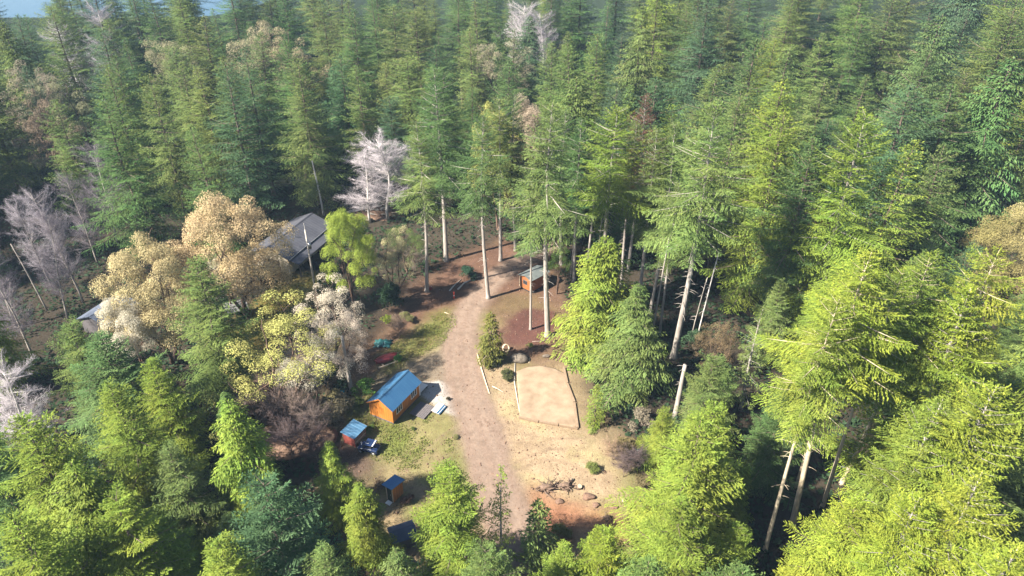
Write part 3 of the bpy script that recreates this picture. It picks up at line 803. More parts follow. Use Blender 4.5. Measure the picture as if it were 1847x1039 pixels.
# --- broadleaf, leafless and dead trees -------------------------------------------------------
BROAD = [
 # key, foot px, py, height, width, colour, name, label
 ('madrone0', 452, 580, 19.0, 1.0, TAN, 'madrone_tree', 'largest round tan madrone left of the grey-roofed house'),
 ('madrone1', 312, 655, 17.5, .9, GOLD, 'madrone_tree', 'golden-tan madrone behind the full green fir at the left'),
 ('madrone2', 262, 690, 11.5, .85, CREAM, 'madrone_tree', 'pale cream madrone low beside the slate-blue roof'),
 ('airy0', 425, 570, 9.0, 1.15, CREAM, 'madrone_tree', 'cream-white madrone under the largest tan one'),
 ('madrone2', 642, 570, 16.0, .6, (.27, .34, .06), 'madrone_tree', 'yellow-green tree hiding the right corner of the grey-roofed house'),
 ('airy1', 600, 655, 11.5, 1.0, CREAM, 'broadleaf_tree', 'pale cream thin-leaved tree below the utility pole'),
 ('airy0', 628, 705, 11.0, .8, PINK, 'broadleaf_tree', 'pinkish thin-crowned tree with one grey trunk by the blue-roofed cabin'),
 ('airy1', 525, 745, 14.0, 1.2, LEMON, 'broadleaf_tree', 'yellow-topped open tree above the bare sandy patch at left'),
 ('airy0', 575, 740, 10.0, 1.1, CREAM, 'broadleaf_tree', 'cream open tree with dark limbs above the brush thicket'),
 ('airy1', 716, 545, 12.0, .7, (.40, .37, .20), 'broadleaf_tree', 'pale yellow open tree left of the bare-trunked row'),
 ('airy0', 738, 500, 9.0, .9, OLIVE, 'broadleaf_tree', 'green bushy tree at the foot of the middle row, left end'),
 ('madrone1', 1835, 560, 17.0, 1.0, GOLD, 'madrone_tree', 'golden madrone at the right edge'),
 ('madrone0', 1775, 575, 16.0, 1.0, (.24, .21, .08), 'madrone_tree', 'olive-gold madrone left of the golden one at the right edge'),
 ('airy1', 1280, 690, 9.5, .8, (.17, .13, .07), 'broadleaf_tree', 'brownish thin tree beside the thin snags right of the pale trunk'),
 ('airy0', 1005, 530, 8.5, .65, (.07, .12, .03), 'broadleaf_tree', 'small dark green leafy tree before the brown cabin between the trunks'),
]
for key, px, py, h, rs, c, nm, lb in BROAD:
    plant(key, on_ground(px, py), h, rs, jit(c, .05), nm, lb, 'tree')
plant('madrone2', under_tip(950, 182, 22), 22, .5, (.42, .34, .25), 'madrone_tree', 'pale pinkish crown poking up behind the middle row', 'tree')
plant('madrone1', under_tip(895, 185, 22), 22, .55, LEMON, 'madrone_tree', 'yellow crown left of the pale pinkish one behind the middle row', 'tree')
plant('mast1', under_tip(1165, 172, 27), 27, .8, (.12, .062, .042), 'fir_tree', 'dead red-brown fir behind the middle row, right of the yellow top', 'tree')
plant('madrone0', under_tip(1495, 378, 15), 15, .6, (.26, .14, .06), 'madrone_tree', 'small rusty-leaved tree under the large sunlit fir', 'tree')
BARE = [
 ('bare0', 215, 445, 16.0, 1.15, PURTW, 'purple-grey leafless tree in the shade of the left wood', 'bark_grey'),
 ('bare1', 150, 545, 17.0, .9, GREYTW, 'grey leafless tree with a straight pale stem left of the slate-blue roof', 'bark_pale'),
 ('bare2', 122, 575, 14.5, .85, PURTW, 'leafless tree leaning left beside the slate-blue roof', 'bark_grey'),
 ('bare0', 62, 650, 15.5, 1.0, PURTW, 'twiggy grey-purple tree at the left edge', 'bark_grey'),
 ('bare1', 255, 440, 12.0, .9, PURTW, 'low leafless tree right of the purple-grey one in the left wood', 'bark_grey'),
 ('bare2', 178, 478, 14.0, .9, PURTW, 'leafless tree between the purple-grey one and the straight pale stem', 'bark_grey'),
 ('bare0', 95, 520, 14.0, .9, GREYTW, 'grey leafless tree near the left edge above the slate-blue roof', 'bark_grey'),
 ('bare1', 30, 590, 15.0, .9, PURTW, 'leafless tree cut by the left edge above the twiggy one', 'bark_grey'),
 ('bare1', 700, 398, 15.5, 1.7, WHITETW, 'white leafless tree with a tall stem left of the middle row', 'bark_pale'),
 ('bare2', 668, 402, 11.5, 1.9, WHITETW, 'shorter white leafless tree leaning left over the grey rubble', 'bark_pale'),
 ('bare2', 70, 812, 11.0, 1.6, WHITETW, 'bright white spreading leafless tree at the left edge', 'bark_pale'),
]
for key, px, py, h, rs, c, lb, wd in BARE:
    plant(key, on_ground(px, py), h, rs, c, 'leafless_tree', lb, 'tree', wood=wd if wd == 'bark_pale' and c == WHITETW else 'bark_grey', tilt=(0, -.12) if 'leaning left' in lb else (0, 0))
for px, py, h, c, lb in [(108, 55, 21, WHITETW, 'hazy white leafless tree near the top left corner'), (165, 22, 22, GREYTW, 'grey leafless tree right of the hazy white one at top left'),
                         (935, 8, 22, WHITETW, 'pale leafless tree at the top edge above the middle row'), (985, 25, 20, GREYTW, 'grey leafless tree right of the pale one at the top edge')]:
    plant('bare%d' % random.randrange(3), under_tip(px, py, h), h, 1.1, c, 'leafless_tree', lb, 'tree', wood='bark_pale')

for i, (px, py, h, c, lb) in enumerate([(35, 115, 20, (.30, .26, .19), 'pale tan hazy crown at the left edge near the top'), (62, 172, 19, (.26, .20, .14), 'brownish hazy crown below the pale tan one at the left edge'), (440, 42, 23, (.34, .30, .19), 'pale cream hazy crown near the top above the grey-roofed house'),
        (505, 40, 23, (.33, .28, .17), 'tan hazy crown right of the pale cream one near the top'), (300, 62, 22, (.28, .26, .15), 'olive-tan hazy crown near the top, left of the pale cream one'), (100, 140, 20, (.24, .24, .13), 'olive hazy crown right of the brownish one at left'), (905, 60, 22, (.30, .27, .18), 'pale olive crown below the pale leafless tree at the top edge')]):
    plant('airy%d' % (i % 2), under_tip(px, py, h), h, .8, c, 'broadleaf_tree', lb, 'tree')
# --- forest fill: every tree its own object, kept off the clearing ------------------------------
KEEP = [  # outlines (picture) of what nearer trees must not hide, with the distance of that thing
 (999, [(400,480),(520,470),(640,500),(740,500),(820,440),(960,440),(1050,480),(1100,700),(1160,800),(1190,960),(1150,975),(980,970),(930,900),(880,830),(780,830),(730,930),(690,930),(680,880),(610,840),(520,800),(430,720),(400,600)]),
 (100, [(345,335),(610,330),(640,500),(400,560)]), (88, [(140,540),(190,450),(350,430),(400,600),(140,600)]),
 (80, [(1190,400),(1290,400),(1290,650),(1190,650)]), (112, [(600,210),(715,210),(730,400),(600,400)]), (108, [(90,300),(280,300),(300,470),(200,540),(130,600),(20,640),(20,440)]), (60, [(0,650),(115,640),(120,780),(0,800)]),
 (70, [(1395,660),(1600,680),(1560,900),(1440,1000),(1370,1000)]), (92, [(1690,350),(1847,350),(1847,520),(1690,520)]),
 (400, [(-30,-60),(75,-60),(75,8),(-30,12)]), (400, [(362,-60),(398,-60),(398,12),(362,12)]), (400, [(640,-60),(662,-60),(662,6),(640,6)]), (400, [(785,-60),(815,-60),(815,8),(785,8)]), (400, [(1380,-60),(1410,-60),(1410,10),(1380,10)]),
 (96, [(700,220),(1270,220),(1240,470),(1180,560),(1060,470),(740,470)]),
]
def inpoly(poly, x, y):
    c = False
    for i in range(len(poly)):
        (ax, ay), (bx, by) = poly[i], poly[i-1]
        if (ay > y) != (by > y) and x < (bx - ax) * (y - ay) / (by - ay) + ax: c = not c
    return c
def hides(p, h, r, low=.25):
    for t in (low, .45, .65, .85, 1.0):
        w = r * (1 - t) * .8 + .3
        for s in (-w, 0, w):
            q = to_px((p[0] + s, p[1], p[2] + h * t))
            for yk, poly in KEEP:
                if p[1] < yk and inpoly(poly, *q): return True
    return False
FILL = []
for i, (x, y, h) in enumerate([(-86, 88, 29), (-92, 97, 30), (-99, 106, 30), (-96, 84, 28), (-106, 114, 31), (-112, 122, 30), (-120, 130, 30)]):  # firs added outside the view so their shade darkens the left wood
    plant('tall%d' % (i % 6), (x, y, float(hill(x, y))), h, 1.2, jit(FIR, .1), 'fir_tree', 'unseen tall fir added to shade the left wood, %s from the front' % ['first', 'second', 'third', 'fourth', 'fifth', 'sixth', 'seventh', 'eighth', 'ninth', 'tenth'][sorted([88, 97, 106, 84, 114, 122, 130]).index(y)], 'tree', 'unseen firs added for shade on the left')
frng = random.Random(21)
def crowded(x, y, d):
    for vx, vy, vr, vh, _ in VIEW:
        if (vx - x) ** 2 + (vy - y) ** 2 < (d * .62 + vr * .55) ** 2: return True
    return False
tries = 0
while tries < 7500:
    tries += 1
    y = frng.uniform(28, 192) if tries < 4500 else frng.uniform(192, 290); w = 22 + .84 * y
    x = frng.uniform(-w, w)
    z = float(hill(x, y))
    if z < -1: continue
    q0 = to_px((x, y, z))
    far = y > 88
    h = frng.uniform(17, 28) if far else frng.uniform(9, 18)
    if far and x > 25: h += 2
    rs = frng.uniform(1.05, 1.5); r = 5.6 * h / 25 * rs if far else 3.9 * h / 16 * rs
    qt = to_px((x, y, z + h))
    if not (-110 < qt[0] < 1957 and -250 < qt[1] < 1050): continue
    sp_ = (frng.choice((6.0, 7.5, 9.0, 11.0)) if far else frng.choice((4.5, 5.5, 6.5))) if y < 192 else 5.5
    if crowded(x, y, sp_) or hides((x, y, z), h, r): continue
    # dark openings between the trees
    if far and y < 190 and fbm(np.array(x), np.array(y), 16.0, 88, 2) > .68: continue
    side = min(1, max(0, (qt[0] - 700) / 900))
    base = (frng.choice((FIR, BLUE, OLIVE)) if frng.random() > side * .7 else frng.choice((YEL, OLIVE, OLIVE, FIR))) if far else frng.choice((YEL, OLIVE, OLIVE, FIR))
    if far: key = frng.choice(('tall0', 'tall1', 'tall2', 'tall3', 'tall4', 'tall5', 'tall2', 'tallcedar'))
    else: key = frng.choice(('mid0', 'mid1', 'mid2', 'mid3', 'cedar0', 'cedar2'))
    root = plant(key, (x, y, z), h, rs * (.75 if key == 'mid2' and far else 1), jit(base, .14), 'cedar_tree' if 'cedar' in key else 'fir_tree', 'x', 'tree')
    FILL.append((root, qt, base, h))
    
# leave out what nearer crowns hide altogether
order = sorted(VIEW, key=lambda e: e[1])
shapes = []
gone = set()
fillset = {id(f[0]) for f in FILL}
for x, y, r, h, root in order:
    z = root.location.z
    tip = to_px((x, y, z + h)); pts = []
    for t in (.96, .88, .78, .66, .52, .36):
        w = r * (1 - t) ** .7
        for k in (-.9, -.45, 0, .45, .9):
            q = to_px((x + k * w, y, z + h * t))
            if -40 < q[0] < 1887 and -12 < q[1] < 1045: pts.append(q)
    vis = 0
    for q in pts:
        for (tx, ty, bx, by, hw) in shapes:
            if ty < q[1] < by:
                f = (q[1] - ty) / (by - ty)
                if abs(q[0] - (tx + (bx - tx) * f)) < hw * f ** .75: break
        else: vis += 1
    if id(root) in fillset and vis < 2: gone.add(id(root)); continue
    b_ = to_px((x, y, z + h * .3))
    shapes.append((tip[0], tip[1], b_[0], b_[1], FPX * r * .8 / math.hypot(y, CAM_H - z - h * .5)))
for f in [f for f in FILL if id(f[0]) in gone]:
    for ch in list(f[0].children): bpy.data.objects.remove(ch)
    bpy.data.objects.remove(f[0])
FILL = [f for f in FILL if id(f[0]) not in gone]
ORD = ['first', 'second', 'third', 'fourth', 'fifth', 'sixth', 'seventh', 'eighth', 'ninth', 'tenth', 'eleventh', 'twelfth', 'thirteenth', 'fourteenth', 'fifteenth', 'sixteenth', 'seventeenth', 'eighteenth', 'nineteenth', 'twentieth'] + ['next'] * 60
HUE = {FIR: 'green', BLUE: 'blue-green', YEL: 'yellow-green', LIME: 'lime', OLIVE: 'olive', DARK: 'dark'}
ROWS = [(-110, 'farthest in'), (-40, 'beyond the top edge'), (25, 'cut by the top edge'), (75, 'just under the top edge'), (130, 'in the hazy upper band'), (190, 'in the upper wood'), (270, 'in the middle wood'), (400, 'in the shaded wood'), (600, 'in the lower dark wood'), (800, 'in the nearer trees'), (2000, 'along the bottom edge')]
COLS = [(180, 'by the left edge'), (420, 'above the golden-tan madrone'), (640, 'above the grey-roofed house'), (860, 'above the road bend'), (1090, 'above the brown cabin'), (1310, 'above the pale trunk'), (1570, 'left of the lower right stand'), (9000, 'by the right edge')]
bins = {}
for root, q, b_, h in FILL:
    r_ = next(i for i, (lim, _) in enumerate(ROWS) if q[1] < lim); c_ = next(i for i, (lim, _) in enumerate(COLS) if q[0] < lim)
    cc = COLS[c_][1] if r_ < 8 else COLS[c_][1].replace('above', 'below')
    bins.setdefault((r_, c_, cc, b_), []).append((q[0], root))
for (r_, c_, cc, b_), L_ in bins.items():
    L_.sort(key=lambda e: e[0])
    for i, (_, root) in enumerate(L_):
        kind = 'cedar' if root.name.startswith('cedar') else 'fir'
        lead = (ORD[i] + ' ' + HUE[b_] + ' ' + kind + ' from left' if len(L_) > 1 else 'the ' + HUE[b_] + ' ' + kind)
        root['label'] = lead + ' ' + ROWS[r_][1] + ' ' + cc
        root['group'] = 'forest conifers around the clearing'
print('TREES', len(VIEW), 'gone', len(gone), 'fill', len(FILL), 'tries', tries)

print('LIBTRIS', {k: sum(len(m.polygons)*2 for m in t[2:]) for k, t in LIB.items()}, sum(sum(len(m.polygons)*2 for m in t[2:]) for t in LIB.values()))

# ------------------------------------------------------------------ buildings
def frame_of(near, right, left):
    """near/right/left wall feet in the picture -> centre, yaw, length (near to right), width (near to left)"""
    n, r, l = on_ground(*near), on_ground(*right), on_ground(*left)
    u = (r - n); Ln = u.length; u.normalize(); v = Vector((-u.y, u.x, 0)); Wd = max(.8, (l - n).dot(v))
    c = n + u * Ln / 2 + v * Wd / 2
    return c, math.atan2(u.y, u.x), Ln, Wd

def ribs(roof, a, b, c, d, n, m, name='seam', r=.011):
    """standing seams from the ridge edge a-b down to the eave d-c"""
    a, b, c, d = map(Vector, (a, b, c, d))
    for i in range(n + 1):
        t = i / n; p = a.lerp(b, t); q = d.lerp(c, t)
        MB().tube([p + Vector((0, 0, .012)), q + Vector((0, 0, .012))], [r, r], 4).build(name, m, roof)

def window(root, cx, y, z, w, h, n, side=-1, frame='white'):
    """window on a wall plane at local y, panes recessed behind a proud frame"""
    f = MB(); t = .075; yo = y + side * .05
    y0, y1 = sorted((y - side * .02, yo))
    f.box(cx-w/2-t, cx+w/2+t, y0, y1, z-h/2-t, z-h/2); f.box(cx-w/2-t, cx+w/2+t, y0, y1, z+h/2, z+h/2+t)
    f.box(cx-w/2-t, cx-w/2, y0, y1, z-h/2, z+h/2); f.box(cx+w/2, cx+w/2+t, y0, y1, z-h/2, z+h/2)
    for k in range(1, n):
        x = cx - w/2 + w*k/n; f.box(x-.045, x+.045, y0, y1-.001*side if side < 0 else y1, z-h/2, z+h/2)
    o = f.build('window', M[frame], root)
    for k in range(n):
        a = cx - w/2 + w*k/n + .045; b = cx - w/2 + w*(k+1)/n - .045
        p0, p1 = sorted((y + side * .004, y + side * .018))
        MB().box(a, b, p0, p1, z-h/2, z+h/2).build('pane', M['glass'], o)
    return o

# --- orange cabin with blue roof
c, yaw, LN, WD = frame_of((710, 766), (758, 716), (669, 751))
cab = thing('cabin', 'bright orange cabin with blue gable roof and two white-framed windows', 'cabin', c, yaw)
hw, hl, z0, zw, zr = WD/2, LN/2, .28, 2.25, 3.25
MB().prism([(-hw, z0), (hw, z0), (hw, zw), (0, zr-.05), (-hw, zw)], -hl, hl).build('wall', M['orange'], cab)
MB().box(-hl+.05, hl-.05, -hw+.05, hw-.05, 0, z0-.003).build('base', M['dark_wood'], cab)
for sx in (-1, 1):
    for sy in (-1, 1):
        MB().box(sx*hl-.05 if sx < 0 else hl-.05, sx*hl+.05, sy*hw-.05, sy*hw+.05, z0, zw-.06).build('corner_trim', M['orange'], cab)
ov, oe = .22, .25; k = (zr - zw) / hw
for s in (-1, 1):
    a, b = (-hl-ov, 0, zr+.06), (hl+ov, 0, zr+.06)
    e0, e1 = (hl+ov, s*(hw+oe), zw-k*oe+.06), (-hl-ov, s*(hw+oe), zw-k*oe+.06)
    rf = MB().slab(a, b, e0, e1, .05).build('roof', M['blue_roof'], cab)
    ribs(rf, a, b, e0, e1, 14, M['blue_roof'])
    for x in (-hl-ov-.012, hl+ov-.012):
        MB().slab((x, 0, zr+.045), (x+.024, 0, zr+.045), (x+.024, s*(hw+oe), zw-k*oe+.045), (x, s*(hw+oe), zw-k*oe+.045), .16).build('fascia', M['orange'], cab)
MB().prism([(-.12, zr+.035), (0, zr+.11), (.12, zr+.035), (0, zr+.085)], -hl-ov-.01, hl+ov+.01).build('ridge_cap', M['blue_roof_old'], cab)
window(cab, -hl + 1.25, -hw, 1.45, 1.0, .85, 3); window(cab, hl - 1.2, -hw, 1.45, 1.0, .85, 3)
MB().box(hl-.12, hl+.055, -hw-.055, -hw+.08, z0, zw-.05).build('corner_trim', M['white'], cab)
# white landing at the far gable end
pl = thing('landing', 'white-boarded porch landing at the far end of the orange cabin', 'porch', cab.matrix_basis @ Vector((hl + .95, -.35, 0)), yaw)
for i in range(9):
    x = -.86 + i * .193
    MB().box(x, x + .186, -1.1, 1.1, .40, .44).build('plank', M['white'], pl)
MB().box(-.84, .84, -1.05, 1.05, .30, .395).build('joist_frame', M['dark_wood'], pl)
for sx in (-.75, .75):
    for sy in (-.95, .95): MB().box(sx-.06, sx+.06, sy-.06, sy+.06, -.05, .30).build('post', M['dark_wood'], pl)
# dark plank platform
q = [at(741, 742, .2), at(764, 756, .2), at(780, 734, .2), at(761, 727, .2)]
ctr = sum(q, Vector()) / 4
pf = thing('plank_platform', 'low platform of dark weathered planks below the cabin windows', 'platform', (ctr.x, ctr.y, 0), yaw)
for i in range(9):
    y = -1.0 + i * .225; j = random.uniform(-.06, .06)
    o = MB().box(-1.15 + j, 1.15 + j * .5, y, y + .2, .17, .215 + random.uniform(0, .02)).build('plank', M['dark_wood'], pf, bevel=.008)
for x in (-.9, 0, .9): MB().box(x-.06, x+.06, -1.0, .98, -.05, .168).build('bearer', M['dark_wood'], pf)
# blue and white roofing sheets
q = at(791, 736, .3)
sh = thing('sheet_stack', 'short stack of blue and white roofing sheets beside the plank platform', 'sheets', (q.x, q.y, 0), yaw)
for i, (m_, dy) in enumerate((('blue_roof', -.16), ('white', -.06), ('blue_roof', .02), ('white', .2))):
    z = .16 + i * .045
    MB().box(-.75, .75, -.42 + dy, .28 + dy, z, z + .035).build('sheet', M[m_], sh)
for x in (-.55, .55): MB().box(x-.05, x+.05, -.5, .5, 0, .158).build('bearer', M['pale_wood'], sh)

# --- woodshed
c, yw, LN, WD = frame_of((641, 808), (662, 786), (619, 800))
ws = thing('woodshed', 'small red woodshed with a faded blue roof and stacked firewood', 'shed', c, yw)
ws.scale = (.9, .9, .9)
hl, hw = LN/2, WD/2
for sx in (-1, 1):
    for sy in (-1, 1): MB().box(sx*hl-.05, sx*hl+.05, sy*hw-.05, sy*hw+.05, -.05, 1.75 if sy > 0 else 1.55).build('post', M['red_wood'], ws)
MB().box(-hl+.06, hl-.06, hw-.04, hw, .1, 1.65).build('back_wall', M['red_wood'], ws)
for i in range(7): MB().box(-hl-.03, -hl+.01, -hw+.05 + i*(WD-.1)/7, -hw+.05+(i+.93)*(WD-.1)/7, .05, 1.5).build('plank', M['red_wood'], ws)
fw = MB(); g = np.random.default_rng(3)
for r_ in range(8):
    for i in range(int(LN / .17)):
        x = -hl + .15 + i * .165 + g.uniform(-.02, .02); z = .14 + r_ * .155
        if x > hl - .1 or (r_ > 5 and g.random() < .4): continue
        fw.tube([(x, -hw + .02 + g.uniform(0, .08), z), (x, -hw + .5, z)], [.08, .075], 6)
fw.build('firewood_stack', M['firewood'], ws)['kind'] = 'stuff'
MB().box(-hl-.02, hl+.02, -hw-.07, -hw-.03, .55, .67).build('rail', M['pale_wood'], ws)
o = .22; a, b, e0, e1 = (-hl-o, hw+o, 1.86), (hl+o, hw+o, 1.86), (hl+o, -hw-o, 1.56), (-hl-o, -hw-o, 1.56)
rf = MB().slab(a, b, e0, e1, .05).build('roof', M['blue_roof_old'], ws); ribs(rf, a, b, e0, e1, 6, M['blue_roof_old'])

# --- outhouse
c, yw, LN, WD = frame_of((711, 908), (728, 891), (697, 903))
oh = thing('outhouse', 'tiny orange outhouse with flat blue roof and dark green door', 'outhouse', c, yw)
hl, hw = LN/2, WD/2
MB().prism([(-hl, .12), (hl, .12), (hl, 1.95), (-hl, 2.2)], -hw, hw, 'y').build('wall', M['orange'], oh)
MB().box(-hl+.04, hl-.04, -hw+.04, hw-.04, -.05, .117).build('base', M['dark_wood'], oh)
d = MB().box(-hl-.045, -hl-.002, -hw+.14, hw-.14, .16, 2.0).build('door', M['door_green'], oh)
MB().tube([(-hl-.09, -hw+.26, 1.0), (-hl-.09, -hw+.26, 1.2)], [.02, .02], 6).build('handle', M['steel'], d)
for y in (-hw+.005, hw-.125): MB().box(-hl-.05, -hl-.003, y, y+.12, .13, 2.12).build('door_trim', M['pale_wood'], oh)
MB().box(-hl-.5, -hl-.06, -hw+.15, hw-.15, -.05, .12).build('step', M['white'], oh)
o = .2; a, b, e0, e1 = (-hl-o-.1, -hw-o, 2.31), (-hl-o-.1, hw+o, 2.31), (hl+o, hw+o, 1.98), (hl+o, -hw-o, 1.98)
rf = MB().slab(a, b, e0, e1, .07).build('roof', M['blue_roof'], oh); ribs(rf, a, b, e0, e1, 6, M['blue_roof'])

# --- half-hidden shed at the bottom
M['dull_blue'] = weathered('dull_blue_roof', (.04, .055, .09), (.065, .085, .13), 1.2, .8, 0, .2)
p = on_ground(728, 978)
s2 = thing('shed', 'half-hidden shed with slate-blue roof below the outhouse among firs', 'shed', p, .4)
s2.scale = (.75, .75, .8)
MB().prism([(-1.1, 0), (1.1, 0), (1.1, 1.8), (0, 2.3), (-1.1, 1.8)], -1.4, 1.4).build('wall', M['dark_wood'], s2)
for s in (-1, 1): MB().slab((-1.6, 0, 2.4), (1.6, 0, 2.4), (1.6, s*1.35, 1.78), (-1.6, s*1.35, 1.78), .05).build('roof', M['dull_blue'], s2)

# --- brown cabin beyond the road
c, yw, LN, WD = frame_of((958, 530), (988, 514), (932, 522))
b2 = thing('cabin', 'small orange-brown cabin with low grey roof behind two tree trunks', 'cabin', c, yw)
hl, hw = LN/2, WD/2
MB().prism([(-hw, .3), (hw, .3), (hw, 2.25), (0, 2.6), (-hw, 2.25)], -hl, hl).build('wall', M['orange_brown'], b2)
nb = 14
for i in range(nb): MB().box(-hl+i*LN/nb+.01, -hl+(i+1)*LN/nb-.02, -hw-.02, -hw-.001, .31, 2.22).build('plank', M['orange_brown'], b2)
MB().box(-hl+.1, hl-.1, -hw+.1, hw-.1, -.05, .297).build('base', M['dark'], b2)
w_ = MB().box(-hl-.05, -hl-.002, -.35, .45, 1.1, 1.75).build('window', M['dark_wood'], b2)
for y in (-.29, .08): MB().box(-hl-.062, -hl-.052, y, y+.31, 1.16, 1.69).build('pane', M['glass'], w_)
MB().box(-hl-.06, -hl+.06, hw-.1, hw+.06, .3, 2.2).build('corner_trim', M['pale_wood'], b2)
MB().box(-hl-.06, -hl+.06, -hw-.06, -hw+.06, .3, 2.2).build('corner_trim', M['orange'], b2)
for s in (-1, 1):
    a, b, e0, e1 = (-hl-.25, 0, 2.68), (hl+.25, 0, 2.68), (hl+.25, s*(hw+.2), 2.27), (-hl-.25, s*(hw+.2), 2.27)
    rf = MB().slab(a, b, e0, e1, .05).build('roof', M['felt_roof'], b2)

# --- grey-roofed house
e_far, e_near = at(600, 405, 2.8), at(521, 470, 2.8)
u = (e_near - e_far); LN = u.length; u.normalize(); v = Vector((u.y, -u.x, 0))
if v.x > 0: v = -v
ctr = (e_far + e_near) / 2 + v * 3.6
hs = thing('house', 'long low house with dark grey metal roof beside the largest tan madrone', 'house', (ctr.x, ctr.y, 0), math.atan2(-u.y, -u.x))
hl, hw = LN/2, 3.6     # local -y is the side facing the lawn
MB().prism([(-hw+.5, 0), (hw-.5, 0), (hw-.5, 2.75), (0, 4.0), (-hw+.5, 2.75)], -hl+.4, hl-.4).build('wall', M['beige'], hs)
for s in (-1, 1):
    a, b, e0, e1 = (-hl, 0, 4.35), (hl, 0, 4.35), (hl, s*hw, 2.85), (-hl, s*hw, 2.85)
    rf = MB().slab(a, b, e0, e1, .06).build('roof', M['grey_roof'], hs); ribs(rf, a, b, e0, e1, 22, M['grey_roof'], r=.013)
    MB().tube([(-hl, s*(hw+.05), 2.83), (hl, s*(hw+.05), 2.83)], [.07, .07], 6).build('gutter', M['steel'], hs)
MB().prism([(-.16, 4.33), (0, 4.42), (.16, 4.33), (0, 4.385)], -hl-.02, hl+.02).build('ridge_cap', M['grey_roof'], hs)
MB().tube([(-1, -1.4, 3.7), (-1, -1.4, 4.35)], [.07, .07], 8).build('vent_pipe', M['steel'], hs)
# porch roof along the lawn side, posts and a recess painted dark
a, b, e0, e1 = (-hl+.2, -hw+.1, 2.72), (hl-3, -hw+.1, 2.72), (hl-3, -hw-1.5, 2.25), (-hl+.2, -hw-1.5, 2.25)
MB().slab(a, b, e0, e1, .06).build('porch_roof', M['grey_roof'], hs)
for i in range(4): MB().box(-hl+.4+i*2.8, -hl+.55+i*2.8, -hw-1.4, -hw-1.25, 0, 2.2).build('post', M['dark_wood'], hs)
for i in range(3):
    x = -hl + 1.8 + i * 3.2; w_ = MB().box(x, x+1.5, -hw+.44, -hw+.495, .9, 2.1).build('window', M['white'], hs)
    for kx in (0, 1): MB().box(x+.08+kx*.7, x+.72+kx*.7, -hw+.42, -hw+.437, .98, 2.02).build('pane', M['glass'], w_)
w_ = MB().box(-hl+.345, -hl+.395, -1.5, 1.2, .3, 2.2).build('dark_opening', M['dark'], hs)  # flat near-black panel, paints the unlit opening in the end wall

# --- slate-blue roof at the left, and the pale lean-to under the madrone
p1, p2 = at(140, 575, 2.3), at(204, 534, 2.3)
u = p2 - p1; LN = u.length; u.normalize(); v = Vector((u.y, -u.x, 0)); ctr = (p1 + p2) / 2 + v * 2.2
lf = thing('outbuilding', 'low outbuilding with slate-blue roof half hidden by the cream madrone', 'shed', (ctr.x, ctr.y, 0), math.atan2(u.y, u.x))
hl, hw = LN/2, 2.2
MB().prism([(-hw, 0), (hw, 0), (hw, 2.2), (0, 3.0), (-hw, 2.2)], -hl+.3, hl-.3).build('wall', M['dark_wood'], lf)
for s in (-1, 1):
    a, b, e0, e1 = (-hl, 0, 3.12), (hl, 0, 3.12), (hl, s*(hw+.3), 2.2), (-hl, s*(hw+.3), 2.2)
    rf = MB().slab(a, b, e0, e1, .06).build('roof', M['slate_roof'], lf); ribs(rf, a, b, e0, e1, 10, M['slate_roof'])
p = on_ground(430, 572)
lt = thing('lean_to', 'small pale grey lean-to beneath the cream-white madrone', 'shed', p, .5)
for sx in (-1.2, 1.2):
    for sy in (-.9, .9): MB().box(sx-.06, sx+.06, sy-.06, sy+.06, -.05, 1.9 if sy > 0 else 1.6).build('post', M['dark_wood'], lt)
MB().slab((-1.5, 1.2, 2.0), (1.5, 1.2, 2.0), (1.5, -1.2, 1.62), (-1.5, -1.2, 1.62), .05).build('roof', M['steel'], lt)
MB().box(-1.14, 1.14, .84, .88, 0, 1.8).build('back_wall', M['dark_wood'], lt)

# ------------------------------------------------------------------ vehicle, boat, yard things
p = on_ground(667, 812)
uv = thing('utility_vehicle', 'small navy blue off-road buggy with white stripes beside the woodshed', 'buggy', p, R(-16))
uv.scale = (.92, .92, .74)
# body: side profile extruded and narrowed, front to the left (-x)
prof = [(-1.25, .38), (-1.28, .62), (-1.05, .80), (-.45, .92), (.55, .95), (1.2, .88), (1.28, .6), (1.22, .36)]
bd = MB(); n = len(prof); sec = [(-.62, .90), (-.52, 1.0), (.52, 1.0), (.62, .90)]
for y, kz in sec: bd.v += [(x * (1 if abs(y) < .6 else .97), y, .36 + (z - .36) * kz) for x, z in prof]
for s in range(3):
    for i in range(n): bd.f.append([s*n+i, s*n+(i+1) % n, (s+1)*n+(i+1) % n, (s+1)*n+i])
bd.f += [list(range(n))[::-1], list(range(3*n, 4*n))]
bd.build('body', M['navy'], uv, bevel=.03)
rb = MB().slab((-.35, -.55, 1.62), (.85, -.55, 1.60), (.85, .55, 1.60), (-.35, .55, 1.62), .06).build('roof', M['navy'], uv, bevel=.02)
MB().box(.62, .74, -.54, .54, 1.605, 1.618).build('stripe_and_glare', M['white'], rb)
for y in (-.28,): MB().box(-.30, .1, y, y + .1, 1.614, 1.626).build('stripe_and_glare', M['white'], rb)  # white slip painting the windscreen glare, set on the roof
for s in (-1, 1):
    MB().tube([(-.62, s*.52, .9), (-.36, s*.5, 1.57)], [.028, .028], 6).build('pillar', M['rubber'], uv)
    MB().tube([(.92, s*.52, .9), (.82, s*.5, 1.56)], [.028, .028], 6).build('pillar', M['rubber'], uv)
    MB().box(-1.285, -1.24, s*.42-.1, s*.42+.1, .6, .7).build('headlight', M['white'], uv)
    for x in (-.82, .82):
        w = MB().tube([(x, s*.52, .31), (x, s*.72, .31)], [.31, .31], 18).build('wheel', M['rubber'], uv, bevel=.03)
        MB().tube([(x, s*.715, .31), (x, s*.735, .31)], [.16, .14], 12).build('rim', M['steel'], w)
